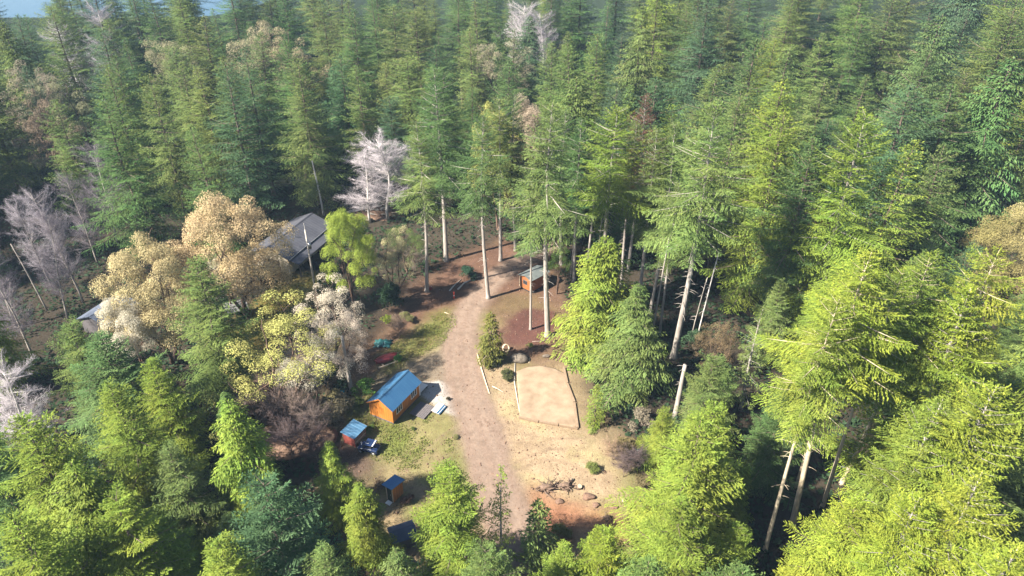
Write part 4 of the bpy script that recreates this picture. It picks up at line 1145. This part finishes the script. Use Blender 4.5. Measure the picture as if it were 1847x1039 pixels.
MB().slab((-.40, -.48, 1.54), (-.40, .48, 1.54), (-.64, .48, .96), (-.64, -.48, .96), .012).build('windscreen', M['glass'], uv)
for s in (-.26, .26):
    st = MB().box(-.05, .4, s-.2, s+.2, .9, 1.02).build('seat', M['rubber'], uv, bevel=.03); MB().box(.36, .46, s-.2, s+.2, .96, 1.4).build('seat_back', M['rubber'], uv, bevel=.03)
MB().tube([(-.9, -.1, .90), (-1.1, .35, .84)], [.05, .05], 5).build('hood_stripe', M['white'], uv)

# overturned red rowing boat on timber bearers
p = on_ground(697, 650)
bt = thing('rowing_boat', 'overturned dark red rowing boat on a timber beam', 'boat', p, R(32))
hull = []; NS, NK = 15, 9
for i in range(NS):
    t = i / (NS - 1) * 2 - 1; w = .68 * (1 - abs(t) ** 2.6) ** .6 * (1 if t > 0 else 1) + (.30 if t < -.97 else .02); hgt = .55 * (1 - .25 * t * t)
    for k in range(NK):
        a = math.pi * k / (NK - 1); hull.append((t * 1.5, w * math.cos(a), .22 + hgt * math.sin(a) ** .7))
o_ = MB(); o_.v = hull
for i in range(NS - 1):
    for k in range(NK - 1): o_.f.append([i*NK+k, i*NK+k+1, (i+1)*NK+k+1, (i+1)*NK+k])
hb = o_.build('hull', M['red_hull'], bt, True)
sm = hb.modifiers.new('thick', 'SOLIDIFY'); sm.thickness = .03
MB().tube([(-1.45, 0, .70), (-.7, 0, .79), (.7, 0, .79), (1.45, 0, .66)], [.03]*4, 6).build('keel', M['red_wood'], bt)
for x in (-.8, .8): MB().box(x-.07, x+.07, -.95, .8, 0, .2).build('bearer', M['pale_wood'], bt)
MB().box(-1.5, 1.5, -1.12, -.97, .02, .18).build('beam', M['pale_wood'], bt)
# crumpled teal tarp
p = on_ground(691, 620); g = np.random.default_rng(5)
n_ = 17; Vt, Ft = [], []
for i in range(n_):
    for j in range(n_):
        x, y = (i/(n_-1)-.5)*2.2, (j/(n_-1)-.5)*1.7; r_ = math.hypot(x/1.2, y/.95)
        Vt.append((x*(1+.1*math.sin(j)), y*(1+.12*math.cos(i*1.3)), .03 + .5*max(0, 1-r_*r_)*(.6+.8*float(vnoise(x+9, y+3, .35, 4)))))
for i in range(n_-1):
    for j in range(n_-1): Ft.append((i*n_+j, (i+1)*n_+j, (i+1)*n_+j+1, i*n_+j+1))
tp = link('tarp', new_mesh('tarp', Vt, Ft, M['teal'], True)); tp.location = p; tag(tp, 'crumpled teal tarp over a low heap behind the red boat', 'tarp')
mo = tp.modifiers.new('thick', 'SOLIDIFY'); mo.thickness = .01
# turquoise barrel
p = on_ground(619, 716)
br = thing('barrel', 'turquoise plastic barrel by the dark thicket left of the cabin', 'barrel', p)
MB().tube([(0,0,0),(0,0,.05),(0,0,.3),(0,0,.33),(0,0,.36),(0,0,.62),(0,0,.65),(0,0,.68),(0,0,.92),(0,0,.98)], [.27,.29,.31,.325,.31,.31,.325,.31,.29,.26], 18).build('body', M['turquoise'], br, True)
MB().tube([(0,0,.975),(0,0,1.0)], [.25,.24], 18).build('lid', M['turquoise'], br)
MB().tube([(.12,0,.995),(.12,0,1.03)], [.04,.04], 8).build('cap', M['white'], br)
# red-and-white marker by the road
p = on_ground(819, 538)
mk = thing('marker_post', 'small red and white marker post at the outer road bend', 'marker', p)
MB().tube([(0,0,0),(0,0,.5),(.02,0,.95)], [.11,.10,.09], 10).build('post', M['scarlet'], mk)
MB().tube([(.01,0,.42),(.01,0,.55)], [.115,.115], 10).build('band', M['white'], mk)
MB().tube([(.02,0,.95),(.02,0,1.05),(.02,0,1.12)], [.13,.13,.05], 10).build('cap', M['scarlet'], mk)
p = on_ground(777, 523)
jc = thing('fuel_can', 'dark red can in the shade left of the marker post', 'can', p, .5)
MB().box(-.2, .2, -.12, .12, 0, .5).build('body', M['red_hull'], jc, bevel=.03); MB().tube([(-.1,0,.56),(.1,0,.56)], [.02,.02], 6).build('handle', M['red_hull'], jc); MB().tube([(.15,0,.5),(.17,0,.6)], [.03,.03], 8).build('cap', M['white'], jc)

# --- raised sand pad with timber edging
PAD = [at(x, y)[:2] for x, y in [(931,672),(950,664),(975,661),(1000,666),(1019,675),(1027,700),(1036,728),(1040,750),(1041,772),(1010,768),(975,762),(937,753),(936,720),(933,690)]]
pad = np.array(PAD); pc = pad.mean(0); rings = [1, .96, .85, .7, .5, .3, .12]; Vp = []; nP = 70
tt = np.concatenate([[0], np.cumsum(np.hypot(*np.diff(np.vstack([pad, pad[:1]]), axis=0).T))]); pl_ = np.vstack([pad, pad[:1]])
ss = np.linspace(0, tt[-1], nP, endpoint=False); bx_ = np.interp(ss, tt, pl_[:, 0]); by_ = np.interp(ss, tt, pl_[:, 1])
Vp += [(x, y, -.1) for x, y in zip(bx_, by_)]
for r_ in rings:
    for x, y in zip(bx_, by_):
        X_, Y_ = pc[0]+(x-pc[0])*r_, pc[1]+(y-pc[1])*r_
        Vp.append((X_, Y_, .16 + (.0 if r_ == 1 else .05*float(fbm(np.array(X_), np.array(Y_), 1.2, 91)))))
Fp = [(k*nP+i, k*nP+(i+1) % nP, (k+1)*nP+(i+1) % nP, (k+1)*nP+i) for k in range(len(rings)) for i in range(nP)]
Vp.append((pc[0], pc[1], .19)); last = len(Vp)-1; k = len(rings)*nP
me = bpy.data.meshes.new('sand_pad'); me.from_pydata(Vp, [], Fp + [(k+i, k+(i+1) % nP, last) for i in range(nP)]); me.update()
M['pad'] = weathered('pale_sand', (.20, .14, .09), (.30, .225, .15), .7, .95, 0, 1.0)
me.materials.append(M['pad'])
for q in me.polygons: q.use_smooth = True
tag(link('sand_pad', me), kind='structure')
M['edge_wood'] = weathered('sun_bleached_boards', (.17, .115, .07), (.27, .195, .13), 3, .85, 0, .4, streak=(1, 6, 6))
ed = thing('timber_edging', 'pale timber board edging along the right and bottom of the sand pad', 'edging', (0, 0, 0))
for a, b in [((1018,664),(1024,692)), ((1024,693),(1037,727)), ((1037,728),(1043,773)), ((1042,775),(1008,769)), ((1007,769),(972,763)), ((971,763),(935,755))]:
    A, B_ = at(*a), at(*b); d = (B_ - A); d.z = 0; L_ = d.length
    o = MB().box(.02, L_-.02, -.24 if a[0] < 1042 or a[1] < 775 else -.05, .05, -.05, .24).build('board', M['edge_wood'], ed); o.location = A; o.rotation_euler.z = math.atan2(d.y, d.x)
def log(name, label, cat, pts, r, m_='silver_wood', z=0.0, group=None):
    P_ = [on_ground(*p) + Vector((0, 0, r * .8 + z)) for p in pts]
    o = MB().tube([p - P_[0] for p in P_], [r * (1 - .35 * i / max(1, len(P_)-1)) for i in range(len(P_))], 8).build(name, M[m_], None, True)
    o.location = P_[0]; return tag(o, label, cat, group)
log('pole', 'thin pole lying along the left edge of the sand pad', 'pole', [(929,656),(928,690),(933,720),(938,748)], .07)
log('pole', 'long pale peeled pole lying along the right road edge', 'pole', [(861,638),(868,664),(876,690),(883,711)], .10, 'pale_wood')
log('log', 'long log lying along the outer road bend in shade', 'log', [(826,523),(838,511),(852,505),(866,500)], .13)
log('log', 'shorter log left of the long one at the outer road bend', 'log', [(811,525),(821,514),(832,505)], .10)
log('pole', 'curved pole edging the front of the red mulch bed', 'pole', [(960,617),(980,616),(996,610),(1005,600)], .08, 'bark_brown')
log('stick', 'short pale stick on the bare soil above the sand pad', 'stick', [(954,655),(956,645)], .05, 'pale_wood')
log('stick', 'dark stick lying on sand between road pole and sand pad', 'stick', [(888,697),(898,702),(908,708)], .05)
log('stick', 'short pale stick left of the road at the bend', 'stick', [(802,564),(811,567)], .05, 'pale_wood')

# hollow log ring, boulder and flowering plant above the pad
p = on_ground(914, 634)
rg = MB(); n1, n2 = 20, 8
for i in range(n1):
    a = 6.283*i/n1
    for k in range(n2):
        b = 6.283*k/n2; r_ = .42 + .09*math.cos(b); rg.v.append((r_*math.cos(a), .16*math.sin(b), .45 + r_*math.sin(a)*1.1))
for i in range(n1):
    for k in range(n2): rg.f.append([i*n2+k, ((i+1) % n1)*n2+k, ((i+1) % n1)*n2+(k+1) % n2, i*n2+(k+1) % n2])
o = rg.build('hollow_log', M['pale_wood'], None, True); o.location = p; o.rotation_euler = (-.5, 0, .5); tag(o, 'pale hollow log ring propped beside the small conical cedar', 'log')
def boulder(px, py, s, label, m_='rock', seed=0, name='boulder', cat='boulder', group=None, z=0):
    import bmesh
    bm = bmesh.new(); bmesh.ops.create_icosphere(bm, subdivisions=3, radius=1)
    g = np.random.default_rng(seed); k = g.normal(0, 1, (6, 3)); ph = g.uniform(0, 6, 6)
    for v in bm.verts:
        q = np.array(v.co); f = 1 + .10*sum(math.sin(float(k[i] @ q)*2.2 + ph[i]) for i in range(6))
        v.co = Vector((q[0]*s[0]*f, q[1]*s[1]*f, max(-.1, q[2]*s[2]*f + s[2]*.5)))
    me = bpy.data.meshes.new(name); bm.to_mesh(me); bm.free(); me.materials.append(M[m_])
    for f in me.polygons: f.use_smooth = True
    o = link(name, me); o.location = on_ground(px, py) + Vector((0, 0, z)); return tag(o, label, cat, group)
boulder(934, 650, (1.1, .8, .6), 'brown lichened boulder right of the hollow log ring', 'rock', 1)
boulder(985, 643, (.5, .25, .2), 'flat pale stone on bare soil above the sand pad', 'rock', 2, 'stone', 'stone')

# --- broken-off pole and thin snags
def snag(px, py, ty, r, label, lean=0.0, m_='bark_grey', name='snag'):
    f = on_ground(px, py); lo, hi = 1, 30
    for _ in range(30):
        h = (lo+hi)/2
        if to_px((f.x, f.y, f.z+h))[1] > ty: lo = h
        else: hi = h
    tb = MB(); g = np.random.default_rng(int(px)); n_ = 7
    tb.tube([(lean*h*(i/n_)**1.3, g.normal(0, .03), h*i/n_ - (.15 if i == 0 else 0)) for i in range(n_+1)], [r*(1.25 if i == 0 else 1-.4*i/n_) for i in range(n_+1)], 10)
    o = thing(name, label, 'dead trunk', f); tb.build('trunk', M[m_], o, True)
    bb = MB()
    for i in range(int(h)):
        z = g.uniform(h*.3, h*.98); a = g.uniform(0, 6.28); l = g.uniform(.25, .9); b0 = Vector((lean*h*(z/h)**1.3, 0, z)); d = Vector((math.cos(a), math.sin(a), -.1))
        q = MB().tube([b0, b0+d*l*.6, b0+d*l+Vector((0, 0, -.1))], [.03, .02, .008], 4, False).build('branch_stub', M[m_], o)
    return o
snag(1217, 755, 658, .32, 'broken-off thick pale pole trunk left of the bright firs', .02, 'bark_grey')
snag(1258, 610, 455, .10, 'thin white snag right of the long pale trunk', .06, 'bark_pale')
snag(1246, 612, 500, .07, 'thinner curved snag just left of the thin white one', .08)
snag(584, 388, 290, .16, 'thin pale snag in the dark wood behind the grey-roofed house', -.05, 'bark_pale')
snag(634, 708, 606, .27, 'straight grey trunk rising beside the barrel into the pinkish crown', -.01)
snag(1175, 615, 430, .12, 'slim dead stem between the two big trunks at the right end of row', .03)
snag(1078, 470, 355, .11, 'slim dead stem in shade above the weeping yellow-green cedar', .02)
snag(1030, 500, 345, .14, 'leaning dead stem behind the brown cabin', .03)
snag(330, 960, 885, .25, 'short grey dead trunk among firs at bottom left', -.03)
snag(85, 560, 440, .12, 'slim dead trunk leaning left at the left edge', -.10)

# --- utility pole at the house
f = on_ground(569, 522); tipz = 9.8
up_ = thing('utility_pole', 'pale utility pole with transformer in front of the grey-roofed house', 'pole', f)
MB().tube([(0,0,-.2),(0,0,4),(0,0,tipz)], [.16,.14,.10], 12).build('pole', M['silver_wood'], up_, True)
MB().tube([(.32,-.1,6.9),(.32,-.1,7.8)], [.22,.22], 14).build('transformer', M['steel'], up_, True)
MB().box(.05, .35, -.13, -.07, 7.2, 7.3).build('bracket', M['steel'], up_)
MB().tube([(0,0,tipz),(0,0,tipz+1.0)], [.035,.03], 8).build('mast', M['white'], up_)

M['soil_red'] = weathered('loose_brown_soil', (.11, .075, .05), (.26, .19, .13), 1.2, .95, 0, 1.0)
# --- root wad, cut rounds and debris by the orange clay
def root_wad(px, py, s, label, seed):
    g = np.random.default_rng(seed); o = thing('root_wad', label, 'roots', on_ground(px, py))
    for i in range(int(16 * s)):
        a = g.uniform(0, 6.28); p = np.array([g.normal(0, .35*s), g.normal(0, .25*s), g.uniform(.05, .4)*s]); pts = [p]; d = np.array([math.cos(a), math.sin(a), g.uniform(-.1, .5)])
        for k in range(4): d = d + g.normal(0, .35, 3); d[2] -= .12; d /= np.linalg.norm(d); p = p + d*.28*s; p[2] = max(p[2], .03); pts.append(p.copy())
        MB().tube(pts, [.10*s, .08*s, .06*s, .04*s, .02*s], 6).build('root', M['root'], o, True)
    MB().tube([(-.5*s, 0, .25*s), (.1*s, .1*s, .35*s), (.7*s, .2*s, .2*s)], [.26*s, .24*s, .2*s], 10).build('stump', M['root'], o, True)
root_wad(985, 884, 1.15, 'dark tangled root wad at the edge of the dirt road', 11)
root_wad(1018, 880, 1.0, 'root tangle between the road root wad and the pale cut round', 12)
root_wad(1095, 935, .55, 'small dark root scrap on the clay near the bottom', 13)
def cut_round(px, py, r, h, label, tilt):
    o = thing('log_round', label, 'log round', on_ground(px, py)); o.rotation_euler = (tilt, .2, random.random())
    MB().tube([(0,0,-.05),(0,0,h*.5),(0,0,h)], [r*1.05, r, r], 14).build('bark', M['root'], o, True); MB().tube([(0,0,h-.01),(0,0,h+.015)], [r*.9, r*.88], 14).build('cut_face', M['pale_wood'], o)
cut_round(1043, 880, .27, .4, 'pale cut log round standing right of the root tangle', .35)
cut_round(1122, 905, .25, .35, 'pale log round alone on the debris near the bottom firs', .3)
cut_round(1029, 866, .18, .3, 'smallest cut log round on the sand above the root tangle', .5)
for i, (px, py, s, lb) in enumerate([(1062, 898, .45, 'dark clod beside the pale cut log round'), (1075, 912, .3, 'low clod on the debris strip above the clay'), (1108, 915, .28, 'clod left of the lone log round'), (1010, 905, .35, 'red-brown clod under the root tangle'), (905, 868, .12, 'small stone on the dirt road near the bottom')]):
    boulder(px, py, (s*1.3, s, s*.6), lb, 'soil', 20+i, 'soil_clod', 'clod')
p = on_ground(1150, 815)
wb = thing('junction_box', 'small white box with a loose cable by the brush heap', 'box', p, .4)
MB().box(-.22, .22, -.16, .16, 0, .34).build('body', M['white'], wb, bevel=.015); MB().box(-.24, .24, -.18, .18, .343, .37).build('lid', M['white'], wb)
A = at(1122, 800) - p; MB().tube([(wb.matrix_basis.to_3x3().inverted() @ q) for q in (Vector((0,0,.1)), A*.4+Vector((0,.1,.04)), A*.8+Vector((0,-.05,.03)), A+Vector((0,0,.03))) ], [.022]*4, 6).build('cable', M['white'], wb)

# --- heap of grey boards and stone under the white leafless trees
hp = thing('rubble_heap', 'heap of grey slabs and boards under the white leafless trees', 'rubble', on_ground(665, 385))
g = np.random.default_rng(17)
for i in range(34):
    x, y = g.normal(0, 2.2), g.normal(0, 1.6); z = max(.05, 1.5*(1-abs(x)/5.5-abs(y)/4.5)*g.uniform(.5, 1)); l, w, t = g.uniform(.8, 2.4), g.uniform(.3, .9), g.uniform(.08, .3)
    o = MB().box(-l/2, l/2, -w/2, w/2, -t/2, t/2).build('slab', M['silver_wood' if i % 3 else 'rock'], hp, bevel=.02); o.location = (x, y, z); o.rotation_euler = (g.normal(0, .18), g.normal(0, .18), g.normal(.3, .5))
MB().add([(-4,-3,-.1),(4,-3,-.1),(4,3,-.1),(-4,3,-.1),(0,0,1.3)], [(0,1,4),(1,2,4),(2,3,4),(3,0,4)]).build('mound', M['soil'], hp)

# ------------------------------------------------------------------ shrubs and brush
def bush(key, px, py, h, rs, c, label, name='shrub'):
    return plant(key, on_ground(px, py), h, rs, jit(c, .05), name, label, 'shrub')
GR = (.075, .14, .03)
for a in [
 ('shrub0', 660, 712, 1.9, 1.3, (.07, .16, .03), 'bright green shrub beside the straight grey trunk left of the cabin'),
 ('shrub1', 648, 735, 1.3, 1.3, (.10, .13, .035), 'low olive shrub between the barrel and the orange cabin'),
 ('shrub2', 718, 652, .9, .9, (.05, .15, .03), 'small green shrub at the stern of the red boat'),
 ('shrub0', 700, 588, 2.0, .8, (.15, .19, .03), 'bright yellow-green shrub above the teal tarp'),
 ('shrub1', 703, 560, 4.2, .9, (.025, .05, .025), 'dark evergreen shrub above the yellow-green one'),
 ('shrub2', 735, 580, 1.4, 1.2, (.16, .17, .06), 'pale straggly shrub right of the yellow-green one'),
 ('shrub0', 595, 700, 4.0, 1.1, (.025, .05, .028), 'dark evergreen shrub left of the straight grey trunk'),
 ('shrub1', 540, 690, 1.6, 1.4, (.09, .10, .03), 'olive shrub on the pale bare patch'),
 ('shrub2', 470, 735, 2.2, 1.3, (.12, .13, .04), 'yellowish shrub left of the brush thicket'),
 ('shrub0', 605, 745, 2.4, 1.5, (.13, .11, .07), 'grey-tan shrub behind the woodshed'),
 ('shrub1', 597, 775, 2.2, 1.4, (.10, .09, .06), 'drab shrub left of the woodshed'),
 ('shrub2', 604, 722, 1.6, 1.0, (.34, .30, .15), 'cream shrub left of the turquoise barrel'),
 ('shrub0', 955, 628, .9, 1.0, (.30, .32, .10), 'small pale flowering shrub right of the hollow log ring'),
 ('shrub1', 900, 655, 1.5, 1.3, (.09, .10, .045), 'drab shrub beneath the small conical cedar'),
 ('shrub2', 915, 682, 1.0, 1.6, (.075, .085, .035), 'low dark shrub left of the sand pad corner'),
 ('shrub0', 882, 662, .9, 1.4, (.08, .09, .04), 'low shrub between the road pole and conical cedar'),
 ('shrub1', 1068, 690, 1.2, 1.2, (.12, .10, .05), 'brownish shrub at the top right corner of the sand pad'),
 ('shrub2', 1085, 760, 1.2, 1.5, (.20, .15, .09), 'tan shrub right of the pad beneath the small bright fir'),
 ('shrub0', 1160, 770, 2.0, 1.4, (.20, .17, .12), 'grey-tan shrub above the white box'),
 ('shrub1', 1120, 815, 1.7, 1.6, (.17, .14, .06), 'olive-tan shrub left of the white box'),
 ('shrub2', 1068, 850, 1.0, 1.2, (.12, .15, .04), 'low green shrub on the sandy lot by the brush heap'),
 ('shrub0', 1165, 880, 1.6, 1.3, (.14, .12, .06), 'olive shrub at the right end of the debris strip'),
 ('shrub1', 1010, 965, 1.3, 1.3, (.16, .16, .04), 'olive shrub below the clay at the bottom'),
 ('shrub2', 735, 905, .8, 1.4, (.12, .07, .05), 'reddish low shrub right of the outhouse'),
 ('shrub0', 683, 885, 1.1, 1.2, (.12, .09, .06), 'brownish shrub left of the outhouse'),
 ('shrub1', 670, 775, .6, 1.5, (.09, .14, .03), 'low green tuft between woodshed and orange cabin'),
 ('shrub2', 745, 775, .35, 1.2, (.08, .11, .03), 'small dark tuft on the grass below the plank platform'),
 ('shrub0', 672, 765, .35, 1.4, (.06, .08, .03), 'small dark tuft at the left foot of the orange cabin'),
 ('shrub1', 808, 722, .5, 1.0, (.09, .08, .05), 'tiny brown tuft beside the roofing sheets'),
 ('shrub2', 822, 790, .35, 1.8, (.17, .16, .07), 'low olive tuft on the left road verge below the gravel'),
 ('shrub0', 1245, 625, 2.6, 1.0, (.05, .09, .045), 'grey-green shrub at the foot of the thin white snag'),
 ('shrub1', 845, 500, 1.8, 1.3, (.03, .07, .04), 'dark shrub behind the long log at the road bend'),
 ('shrub2', 1050, 610, 2.0, 1.2, (.06, .09, .03), 'green shrub left of the weeping yellow-green cedar'),
]: bush(*a)
for i, (px, py, h, rs, c, lb) in enumerate([
 (455, 770, 4.5, 1.2, (.20, .155, .13), 'grey brush clump at the left end of the thicket'), (500, 790, 5.0, 1.2, (.13, .10, .09), 'dark brush clump in the thicket, second from the left'),
 (540, 775, 4.5, 1.3, (.22, .17, .14), 'pinkish-grey brush clump in the middle of the thicket'), (530, 830, 4.5, 1.2, (.10, .075, .075), 'dark brush clump low in the thicket'),
 (575, 790, 4.2, 1.2, (.12, .095, .085), 'brown brush clump in the thicket left of the drab shrubs'), (575, 840, 4.0, 1.2, (.10, .07, .07), 'lowest brush clump of the thicket beside the lime-green cedar'),
 (490, 740, 4.0, 1.2, (.24, .19, .15), 'pale brush clump at the top of the thicket'), (1125, 860, 2.6, 1.5, (.12, .09, .085), 'dark brush clump on the heap right of the sandy lot'),
 (1105, 830, 2.4, 1.5, (.26, .19, .12), 'tan brush clump on the heap right of the sandy lot'), (1150, 850, 2.6, 1.4, (.11, .085, .085), 'brush clump on the right end of the heap'),
 (750, 490, 3.4, 1.3, (.30, .24, .19), 'pale twiggy brush at the foot of the tallest row fir'), (720, 610, 3.0, 1.3, (.20, .15, .11), 'twiggy brush above the red boat')]):
    plant('brush0', on_ground(px, py), h, rs, c, 'brush', lb, 'shrub')
boulder(520, 800, (4.5, 3.0, .7), 'low dark soil rise under the brush thicket', 'soil', 32, 'soil_mound', 'mound')

# --- undergrowth of the wood floor (uncountable) and grass tufts, litter
g = np.random.default_rng(50)
def scatter(name, n, region, size, count, spread, rgb, label, cat, upright=.6):
    P, D, U, Lk, T = [], [], [], [], []; m_ = 0
    while m_ < n:
        x, y = region(); m_ += 1
        z = float(hill(x, y)) + (float(micro(np.array(x), np.array(y))) if y < 112 else 0); k = int(g.integers(count[0], count[1]))
        s = g.uniform(.5, 1.5); a = g.uniform(0, 6.28, k); r = spread * s * np.sqrt(g.random(k))
        P.append(np.stack([x + r*np.cos(a), y + r*np.sin(a), z + spread*s*upright*(1-(r/(spread*s))**2)*g.random(k)], 1))
        D.append(np.stack([np.cos(a), np.sin(a), g.uniform(.0, upright*1.5, k)], 1)); U.append(np.stack([g.normal(0, .4, k), g.normal(0, .4, k), np.ones(k)], 1)); Lk.append(size*s*g.uniform(.6, 1.4, k)); T.append(np.clip(g.random()*.6 + g.random(k)*.4, 0, 1))
    P, D, U, Lk, T = map(np.concatenate, (P, D, U, Lk, T)); V, F = kites(P, D, U, Lk, Lk*.3, np.full(len(P), .15))
    o = link(name, new_mesh(name, V, F, M['leaves'], False, T)); o.color = (*rgb, 1); return tag(o, label, cat, kind='stuff')
CLW = [at(*p)[:2] for p in [(430,720),(560,620),(640,600),(740,500),(880,430),(1010,440),(1040,620),(1110,760),(1170,870),(1190,970),(900,1080),(620,1000),(560,880),(600,720)]]
LW = [tuple(p) for p in LAWN]
def wood():
    while True:
        y = g.uniform(34, 200); x = g.uniform(-20-.8*y, 20+.8*y)
        if not inpoly(CLW, x, y) and not inpoly(LW, x, y) and hill(x, y) > -2: return x, y
scatter('undergrowth', 10500, wood, .45, (10, 20), 1.15, (.030, .055, .026), 'dark green ferns and low growth on the wood floor', 'undergrowth')
GP = [[tuple(p) for p in GREEN1], [tuple(p) for p in GREEN2], LW]
def meadow():
    while True:
        x, y = g.uniform(-48, 10), g.uniform(44, 95)
        if any(inpoly(q, x, y) for q in GP) and fbm(np.array(x), np.array(y), 2.6, 33) > .42: return x, y
scatter('grass', 5000, meadow, .13, (4, 8), .22, (.15, .165, .045), 'short tufts of grass round the cabin and boat', 'grass', .8)
def anywhere():
    while True:
        x, y = g.uniform(-28, 22), g.uniform(38, 100)
        if inpoly(CLW, x, y) and abs(float(line_dist(road_c[:, :2], np.zeros(len(road_c)), np.array(x), np.array(y)))) > 2.2 - 1.2*g.random()**4: return x, y
scatter('leaf_litter', 2600, anywhere, .10, (2, 6), .35, (.15, .095, .055), 'fallen leaves and twigs scattered over the clearing', 'litter', .12)

# pebbles and clods on the bare ground (uncountable)
Pv, Pf, Pt = [], [], []
octa = np.array([(1,0,0),(0,1,0),(-1,0,0),(0,-1,0),(0,0,1),(0,0,-.6)], float); oct_f = [(0,1,4),(1,2,4),(2,3,4),(3,0,4),(1,0,5),(2,1,5),(3,2,5),(0,3,5)]
for i in range(5200):
    while True:
        x, y = g.uniform(-26, 22), g.uniform(38, 98)
        if inpoly(CLW, x, y): break
    s_ = g.uniform(.03, .075) if g.random() < .93 else g.uniform(.08, .16); a = g.uniform(0, 6.28)
    q = octa * np.array([s_ * g.uniform(.8, 1.4), s_, s_ * .7]) * g.uniform(.8, 1.2, (6, 1)); q = np.stack([q[:, 0]*math.cos(a) - q[:, 1]*math.sin(a), q[:, 0]*math.sin(a) + q[:, 1]*math.cos(a), q[:, 2]], 1)
    o_ = len(Pv); Pv += [(x + p_[0], y + p_[1], float(micro(np.array(x), np.array(y))) + .03 + p_[2]) for p_ in q]; Pf += [(a_+o_, b_+o_, c_+o_) for a_, b_, c_ in oct_f]
pb = link('pebbles', new_mesh('pebbles', Pv, Pf, M['soil'])); tag(pb, 'small stones and clods strewn over the clearing', 'pebbles', kind='stuff')

# --- air: pale haze round camera and place
me = MB().box(-2600, 2600, -2600, 2600, -12, 62).mesh('haze', M['white'])
me.materials.clear()
hm = bpy.data.materials.new('haze'); hm.use_nodes = True; hn = hm.node_tree.nodes; hn.clear()
out = hn.new('ShaderNodeOutputMaterial'); pv = hn.new('ShaderNodeVolumePrincipled')
pv.inputs['Color'].default_value = (.52, .74, 1.0, 1); pv.inputs['Density'].default_value = HAZE_DENSITY; pv.inputs['Anisotropy'].default_value = 0.0
hm.node_tree.links.new(pv.outputs[0], out.inputs['Volume']); me.materials.append(hm)
tag(link('haze', me), kind='stuff')
